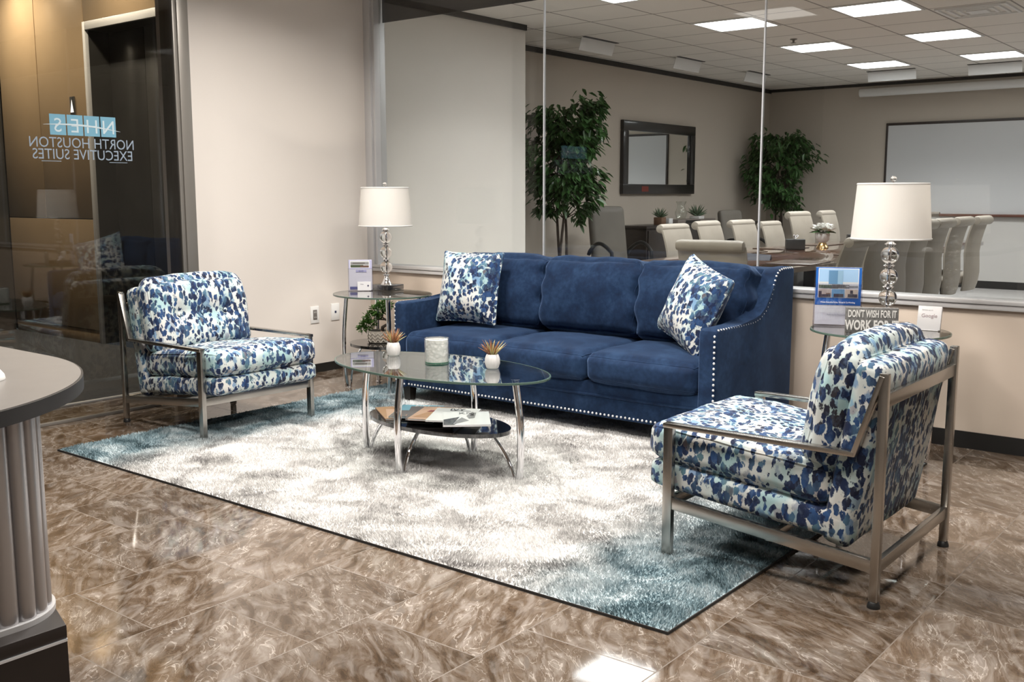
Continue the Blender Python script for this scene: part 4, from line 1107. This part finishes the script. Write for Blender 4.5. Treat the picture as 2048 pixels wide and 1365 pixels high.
for i, (p, tg) in enumerate(P2):
    s_ = len(P2)-i; ph = (s_*.004 % .056)/.056
    n_ = Vector((tg.y, -tg.x)); f = -.017*(1-math.sqrt(max(0, 1-(2*ph-1)**2)))
    pl_.append((p.x+n_.x*f, p.y+n_.y*f))
inner = [(ccx-.1, pl_[-1][1]-.03), (ccx-.1, -1.4)]
b.prism(pl_+inner, .20, .712); b.build('ribbed_column', plain('ribbed_aluminium', (.42, .41, .42), .28, .85), t)
b = MB(); b.prism([(-1.4, -1.5), (ccx-.1, -1.5), (ccx-.1, .40), (-1.4, .40)], .18, .712); b.build('body', plain('black_laminate', (.012, .011, .011), .35), t)
pc = (3.18-2.45, -4.085+4.5)
pp_ = lambda o: [(pc[0]+o, -1.5), (pc[0]+o, pc[1]), (.40, pc[1]+.10+o), (-1.4, pc[1]+.10+o), (-1.4, -1.5)]
b = MB(); b.prism(pp_(0), 0, .143); b.prism(pp_(0), .150, .186, bev=.003); b.build('plinth', plain('espresso_plinth', (.014, .010, .009), .4), t)
b = MB(); b.prism(pp_(.002), .143, .150); b.build('inlay_strip', M['alu_light'], t)
b = MB(); b.prism([(x*1.0, y) for x, y in ([(ccx+cr+.008, -1.4)]+[(ccx+(cr+.008)*math.cos(a), ccy+(cr+.008)*math.sin(a)) for a in np.linspace(0, PI*.62, 24)]+[(ccx-.1, ccy+.1), (ccx-.1, -1.4)])], .186, .200); b.build('column_base_ring', M['alu'], t)
t = thing('computer_mouse', 'white glossy mouse on the desk top, cut by the left edge', 'mouse', (2.765, -4.045, .7527), math.radians(30))
b = MB(); b.lathe([(.0001, .036), (.012, .035), (.024, .028), (.032, .014), (.034, .003), (.033, 0)], 24, ell=(1, 1.6)); b.build('body', M['whiteplastic'], t)

# ------------------------------------------------------------------ conference room furniture
TBX, TY0, TY1 = 2.05, 1.05, 6.7
t = thing('conference_table', 'long dark cherry conference table with glossy top behind the glazing', 'table', (TBX, (TY0+TY1)/2, 0))
hl = (TY1-TY0)/2
def boat(s=0.0):
    P = []
    n = 16
    for i in range(n+1):
        y = -hl+.35+(2*hl-.7)*i/n; P.append((.74-s-.12*(2*i/n-1)**2, y))
    for i in range(1, 8):
        a = PI/2*i/8; P.append((.62-.28+.28*math.cos(a)-s, hl-.35+.35*math.sin(a)-s))
    P2 = [(-x, y) for x, y in P[::-1]]
    P = P+P2
    low = [(x, -y) for x, y in P[n+1:n+1+7]]; # near end corners
    lowl = [(-x, y) for x, y in low]
    return P+lowl+low[::-1]
b = MB(); b.prism(boat(), .715, .75, bev=.008); b.build('tabletop', M['tablewood'], t)
for y in (-1.8, 0, 1.8):
    b = MB(); b.box((-.30, y-.35, 0), (.30, y+.35, .715), .01); b.build('pedestal', M['darkwood'], t)
TZ = .7505
def pad(x, y, rz, label):
    o = MB(); o.box((-.24, -.17, 0), (.24, .17, .006), .002); q = o.build('desk_pad', plain('brown_leather_pad', (.085, .060, .045), .25), None, (x, y, TZ), rz); tag(q, label, 'desk pad', 'leather desk pads on the conference table')
for a in ((2.50, 1.95, PI/2+.1, 'dark leather desk pad at the near right corner of the conference table'), (1.52, 2.95, PI/2, 'dark leather desk pad nearest on the left side of the table'), (1.52, 3.85, PI/2-.05, 'dark leather desk pad second along the left side of the table'), (1.52, 4.75, PI/2, 'dark leather desk pad third along the left side of the table'),
          (2.5, 3.3, PI/2, 'dark leather desk pad behind the lamp on the right side of the table'), (2.5, 4.4, PI/2, 'dark leather desk pad far along the right side of the table')):
    pad(*a)
for i, (x, y, lb) in enumerate(((1.72, 3.70, 'black tissue box holder on the table, left of the flower vase'), (1.75, 5.15, 'black tissue box holder on the table, right of the flower vase'))):
    t = thing('tissue_box', lb, 'box', (x, y, TZ), .5, 'black boxes on the conference table')
    b = MB(); b.box((-.085, -.06, 0), (.085, .06, .095), .004); b.build('box', M['black_trim'], t)
    b = MB()
    for k in range(5):
        a = k*1.26; b.faces([(0, 0, .095), (.03*math.cos(a), .03*math.sin(a), .128), (.03*math.cos(a+.9), .03*math.sin(a+.9), .135)], [(0, 1, 2)])
    b.build('tissue', M['paper'], t)
# folders at the near left end
o = MB(); o.faces([(-.17, -.12, 0), (.17, -.12, 0), (.17, .12, 0), (-.17, .12, 0), (-.13, 0, .055), (.17, .02, .035)], [(3, 2, 1, 0), (0, 1, 5, 4), (2, 3, 4, 5), (3, 0, 4), (1, 2, 5)], smooth=False); q = o.build('folder', plain('black_folder', (.012, .012, .018), .6, spec=.2), None, (2.02, 2.12, TZ+.001), .35); tag(q, 'black folder lying on the near left end of the conference table', 'folder')
# flower vase
t = thing('flower_vase', 'white and gold vase of white magnolias on the conference table', 'vase', (1.80, 4.15, TZ))
b = MB(); b.lathe([(.055, 0), (.058, .004), (.035, .04), (.034, .05)], 28); b.build('pedestal', M['gold'], t)
b = MB(); b.lathe([(.034, .05), (.058, .075), (.066, .11), (.064, .135), (.058, .135), (.058, .12)], 28); b.build('bowl', M['ceramic'], t)
b = MB(); random.seed(3)
for cx, cy, cz in ((0, 0, .17), (-.05, .02, .155), (.05, -.02, .155), (.01, .05, .16)):
    for ring, (nn, el, sz) in enumerate(((5, 1.2, .065), (7, .7, .085), (8, .25, .09))):
        for k in range(nn):
            a = 2*PI*k/nn+ring; d = Vector((math.cos(a)*math.cos(el), math.sin(a)*math.cos(el), math.sin(el)))
            leafmesh(b, Vector((cx, cy, cz)), d, sz, .6, .4, -.1)
b.build('blossom', M['petal'], t)
b = MB()
for k in range(9):
    a = 2*PI*k/9; leafmesh(b, Vector((0, 0, .14)), Vector((math.cos(a), math.sin(a), .15)), .13, .35, .2, .15)
b.build('leaves', M['leaf'], t)

def make_conf_chair(label):
    """front is +X, origin on the floor below the seat"""
    t = thing('conference_chair', label, 'chair', (0, 0, 0), 0, 'taupe conference chairs around the table')
    # back: S-curved slab with rolled top
    prof = [(-.235, .34), (-.25, .40), (-.262, .50), (-.258, .60), (-.252, .70), (-.262, .80), (-.285, .90), (-.305, .965), (-.318, 1.00)]
    th = .045; n = len(prof); V = []; F = []; ws = [.20, .225, .235, .235, .235, .238, .24, .24, .238]
    K = 8
    for i, (x, z) in enumerate(prof):
        for s in (1, -1):
            for j in range(K+1):
                u = -1+2*j/K; y = u*ws[i]; e = (1-abs(u)**6)
                V.append((x+s*(.008+th*.5*e)+.012*(u*u)*.6, y, z))
    W_ = 2*(K+1)
    for i in range(n-1):
        for j in range(K):
            F.append((i*W_+j, i*W_+j+1, (i+1)*W_+j+1, (i+1)*W_+j)); q = K+1
            F.append((i*W_+q+j+1, i*W_+q+j, (i+1)*W_+q+j, (i+1)*W_+q+j+1))
        F.append((i*W_+K, i*W_+2*K+1, (i+1)*W_+2*K+1, (i+1)*W_+K)); F.append((i*W_, (i+1)*W_, (i+1)*W_+K+1, i*W_+K+1))
    F.append(tuple(range(K+1))+tuple(range(2*K+1, K, -1)))
    b = MB(); b.faces(V, F)
    ys = [-.238, -.232, -.20, 0, .20, .232, .238]; b.tube([(-.335, y, 1.005) for y in ys], [.018, .036, .043, .044, .043, .036, .018], 16)
    b.build('backrest', M['taupe'], t)
    cushion('seat', M['taupe'], t, (.47, .48, .10), r=.035, crown=(0, 0, .015), n=12, M=T(.0, 0, .45))
    b = MB(); b.tube([(0, 0, .10), (0, 0, .40)], .025, 12); b.box((-.12, -.1, .385), (.12, .1, .405)); b.build('post', M['blackplastic'], t)
    b = MB()
    for k in range(5):
        a = 2*PI*k/5; b.tube([(0, 0, .10), (.22*math.cos(a), .22*math.sin(a), .065)], [.022, .014], 8)
        b.lathe([(.0001, -.02), (.018, -.02), (.022, 0), (.018, .02), (.0001, .02)], 10, M=T(.22*math.cos(a), .22*math.sin(a), .03) @ R('X', 90))
    b.build('wheel_base', M['blackplastic'], t)
    return t
# left row faces the table (+X), right row faces -X
cc = make_conf_chair('taupe conference chair on the left side of the table, nearest the glass')
def place(o, x, y, rz, top):
    s = top/1.048; o.location = (x, y, 0); o.rotation_euler = (0, 0, rz); o.scale = (1, 1, s); return o
place(cc, 1.35, 2.70, .0, .998)
row = [(3.32, 1.012, .03, 'taupe conference chair on the left side of the table, second from the glass'), (4.02, 1.008, -.02, 'taupe conference chair on the left side of the table, third from the glass'), (4.68, .982, .02, 'taupe conference chair on the left side of the table, fourth from the glass'),
       (5.36, 1.072, -.08, 'taller taupe conference chair behind the flower vase on the left side of the table'), (6.20, 1.072, .05, 'taupe conference chair farthest along the left side of the table')]
for y, top, rz, lb in row: place(dup(cc, (0, 0, 0), 0, lb), 1.35, y, rz, top)
rowr = [(1.93, .958, .0, 'taupe conference chair on the right side, nearest the glass beside the tower flyer'), (2.46, .99, .0, 'taupe conference chair directly behind the right lamp stem, second from the glass'), (2.95, 1.03, .0, 'taupe conference chair on the right side, third from the glass'), (3.42, 1.047, 0, 'taupe conference chair on the right side, fourth from the glass'),
        (3.92, 1.05, .0, 'taupe conference chair on the right side, fifth from the glass'), (4.50, 1.053, 0, 'taupe conference chair on the right side, second from the far end'), (5.15, 1.051, 0, 'taupe conference chair on the right side, farthest from the glass, before the whiteboard')]
for y, top, rz, lb in rowr: place(dup(cc, (0, 0, 0), 0, lb), 2.63, y, PI+rz, top)
place(dup(cc, (0, 0, 0), 0, 'taupe conference chair at the near end of the table, seen from behind over the sofa'), 2.30, 1.20, PI/2+.12, .952)

# credenza and what stands on it
t = thing('credenza', 'dark wood credenza along the conference wall under the mirror', 'cabinet', (-.96, 6.65, 0))
b = MB(); b.box((-.23, -1.5, .06), (.22, 1.5, .855), .004); b.box((-.20, -1.45, 0), (.18, 1.45, .06)); b.build('body', M['darkwood'], t)
b = MB(); b.box((-.235, -1.53, .855), (.24, 1.53, .885), .004); b.build('top', M['darkwood'], t)
for k in range(4):
    d = MB(); d.box((.22, -1.47+.74*k, .09), (.236, -1.47+.74*k+.72, .83), .003); do = d.build('door', M['darkwood'], t)
    h_ = MB(); h_.tube([(.25, -1.47+.74*k+.06+.6*(k % 2 == 0), .6), (.25, -1.47+.74*k+.06+.6*(k % 2 == 0), .7)], .005, 8); h_.build('handle', M['alu'], do)
CZ = .8855
t = thing('display_box', 'low grey box with dark lettered band on the credenza', 'box', (-.93, 6.55, CZ))
b = MB(); b.box((-.10, -.50, 0), (.10, .50, .055), .003); b.build('box', plain('grey_brown_box', (.20, .17, .15), .6), t)
b = MB(); b.box((.10, -.30, .008), (.102, .08, .045)); b.build('band', M['blackplastic'], t)
t = thing('glass_vase', 'clear curvy glass vase on the box on the credenza', 'vase', (-.93, 6.30, CZ+.0555))
b = MB(); b.lathe([(.05, 0), (.055, .005), (.075, .05), (.078, .09), (.05, .15), (.045, .175), (.07, .225), (.067, .225), (.042, .175), (.047, .15), (.073, .09), (.07, .05), (.05, .012), (.0001, .012)], 28); b.build('glass', M['vaseglass'], t)
def agave(label, loc, s, seed, potm, pot_h):
    random.seed(seed); t = thing('potted_succulent', label, 'plant', loc, 0, 'small succulents on the credenza')
    b = MB(); b.box((-.05*s, -.05*s, 0), (.05*s, .05*s, pot_h), .003); b.build('pot', potm, t)
    b = MB()
    for k in range(26):
        a = k*2.4; el = .2+1.1*k/26; d = Vector((math.cos(a)*math.cos(el), math.sin(a)*math.cos(el), math.sin(el)))
        b.tube([Vector((0, 0, pot_h))+d*.11*s*i/4+Vector((0, 0, .008*s))*(i/4)**2 for i in range(5)], [.007*s, .009*s, .007*s, .004*s, .0005], 5)
    b.build('leaves', M['succ_green'], t)
agave('small green succulent in a wooden pot at the left end of the credenza', (-.93, 5.78, CZ), 1.1, 4, plain('wood_pot', (.18, .10, .06), .7), .09)
agave('spiky green succulent in a white pot on the box right of the glass vase', (-.93, 6.72, CZ+.0555), 1.4, 5, M['ceramic'], .035)
o = MB(); o.box((-.03, -.045, 0), (.03, .045, .075), .003); q = o.build('candle_holder', M['whiteplastic'], None, (-.90, 5.95, CZ)); tag(q, 'little white cube beside the succulent on the credenza', 'candle holder')

# executive chair by the ficus, side chair beyond the credenza
def exec_chair(label, loc, rz, s, withparts=True):
    t = thing('executive_chair', label, 'chair', loc, rz); t.scale = (s, s, s)
    cushion('backrest', M['taupe_dark'], t, (.09, .47, .66), r=.04, crown=(.012, 0, .01), n=16, M=T(-.235, 0, .79) @ R('Y', -9))
    cushion('seat', M['taupe'], t, (.50, .50, .10), r=.045, crown=(0, 0, .015), n=14, M=T(.02, 0, .47))
    for sg_ in (-1, 1):
        y = .27*sg_
        P = [(-.22, y, .60)]+[(-.20+.40*i/10, y*(1+.06*math.sin(PI*i/10)), .62+.11*math.sin(PI*i/10*.9+.15)) for i in range(11)]+[(.215, y, .55), (.17, y, .46)]
        b = MB(); b.tube(P, .021, 10); b.build('armrest', M['blackplastic'], t)
    b = MB(); b.tube([(0, 0, .10), (0, 0, .43)], .028, 12); b.build('post', M['blackplastic'], t)
    b = MB()
    for k in range(5):
        a = 2*PI*k/5; b.tube([(0, 0, .11), (.29*math.cos(a), .29*math.sin(a), .07)], [.026, .016], 8)
        b.lathe([(.0001, -.02), (.022, -.02), (.026, 0), (.022, .02), (.0001, .02)], 10, M=T(.29*math.cos(a), .29*math.sin(a), .028) @ R('X', 90))
    b.build('wheel_base', M['blackplastic'], t)
    return t
exec_chair('dark taupe high back office chair with black loop arms beside the ficus', (-.50, 4.22, 0), -.35, 1.0)
exec_chair('dark taupe office chair partly hidden behind the conference chairs at the credenza end', (-.35, 6.95, 0), -.2, .935)

# ficus trees
def ficus(label, loc, h, rad, seed, nleaf):
    random.seed(seed); t = thing('ficus_tree', label, 'tree', loc)
    b = MB(); b.lathe([(.12, 0), (.15, .01), (.17, .28), (.175, .30), (.16, .30), (.155, .27)], 28); b.build('pot', M['darkwood'], t)
    b = MB(); b.lathe([(.0001, .275), (.155, .27), (.155, .265)], 20); b.build('soil', M['soil'], t)
    b = MB(); tips = []
    for k in range(3):
        a0 = 2*PI*k/3; P = []
        for i in range(12):
            s = i/11; r_ = .05*(1-.3*s)+.05*s*s; P.append(Vector((r_*math.cos(a0+s*3.2), r_*math.sin(a0+s*3.2), .27+(h*.72-.27)*s)))
        b.tube(P, [.017-.009*i/11 for i in range(12)], 8)
        tips += P[5:]
    br = []
    for k in range(46):
        p = random.choice(tips); a = random.uniform(0, 2*PI); f = (p.z/h)
        ln = rad*random.uniform(.45, 1.0)*(1.15-.5*f); e = Vector((math.cos(a)*ln, math.sin(a)*ln, random.uniform(.0, .42)*(h-p.z)+.03))
        m1 = p+e*.5+Vector((0, 0, .06)); q = p+e; q.z = min(q.z, h-.06); q.x = max(q.x, XB+.06-loc[0]); q.y = min(q.y, YF-.06-loc[1]); m1.x = max(m1.x, XB+.06-loc[0]); m1.y = min(m1.y, YF-.06-loc[1])
        b.tube([p, m1, q], [.006, .004, .002], 5); br.append((p, m1, q))
    b.build('trunk', M['bark'], t)
    b = MB()
    for k in range(nleaf):
        p, m1, q = random.choice(br); s = random.uniform(.25, 1.08)
        pos = p.lerp(m1, s*2) if s < .5 else m1.lerp(q, (s-.5)*2)
        pos = pos+Vector((random.gauss(0, .05), random.gauss(0, .05), random.gauss(-.015, .05)))
        zz = pos.z/h; lim = rad*1.05*(np.interp(zz, [.2, .38, .5, .68, .85, 1.0], [.35, .5, .85, 1.0, .75, .25])); rr_ = math.hypot(pos.x, pos.y)
        if pos.z < .55: continue
        if rr_ > lim: pos.x *= lim/rr_*random.uniform(.8, 1); pos.y *= lim/rr_*random.uniform(.8, 1)
        pos.x = max(pos.x, XB+.15-loc[0]); pos.y = min(pos.y, YF-.15-loc[1])
        d = Vector((pos.x, pos.y, 0)).normalized()*.6+Vector((random.gauss(0, .6), random.gauss(0, .6), -.55))
        leafmesh(b, pos, d, random.uniform(.075, .125), .46, .2, .12)
    b.build('foliage', M['leaf'], t)
    return t
ficus('tall ficus tree behind the glass joint in front of the conference wall', (-.66, 3.35, 0), 2.63, .50, 11, 2500)
ficus('tall ficus tree in the dim far corner of the conference room', (-.70, 8.75, 0), 2.64, .62, 12, 2200)
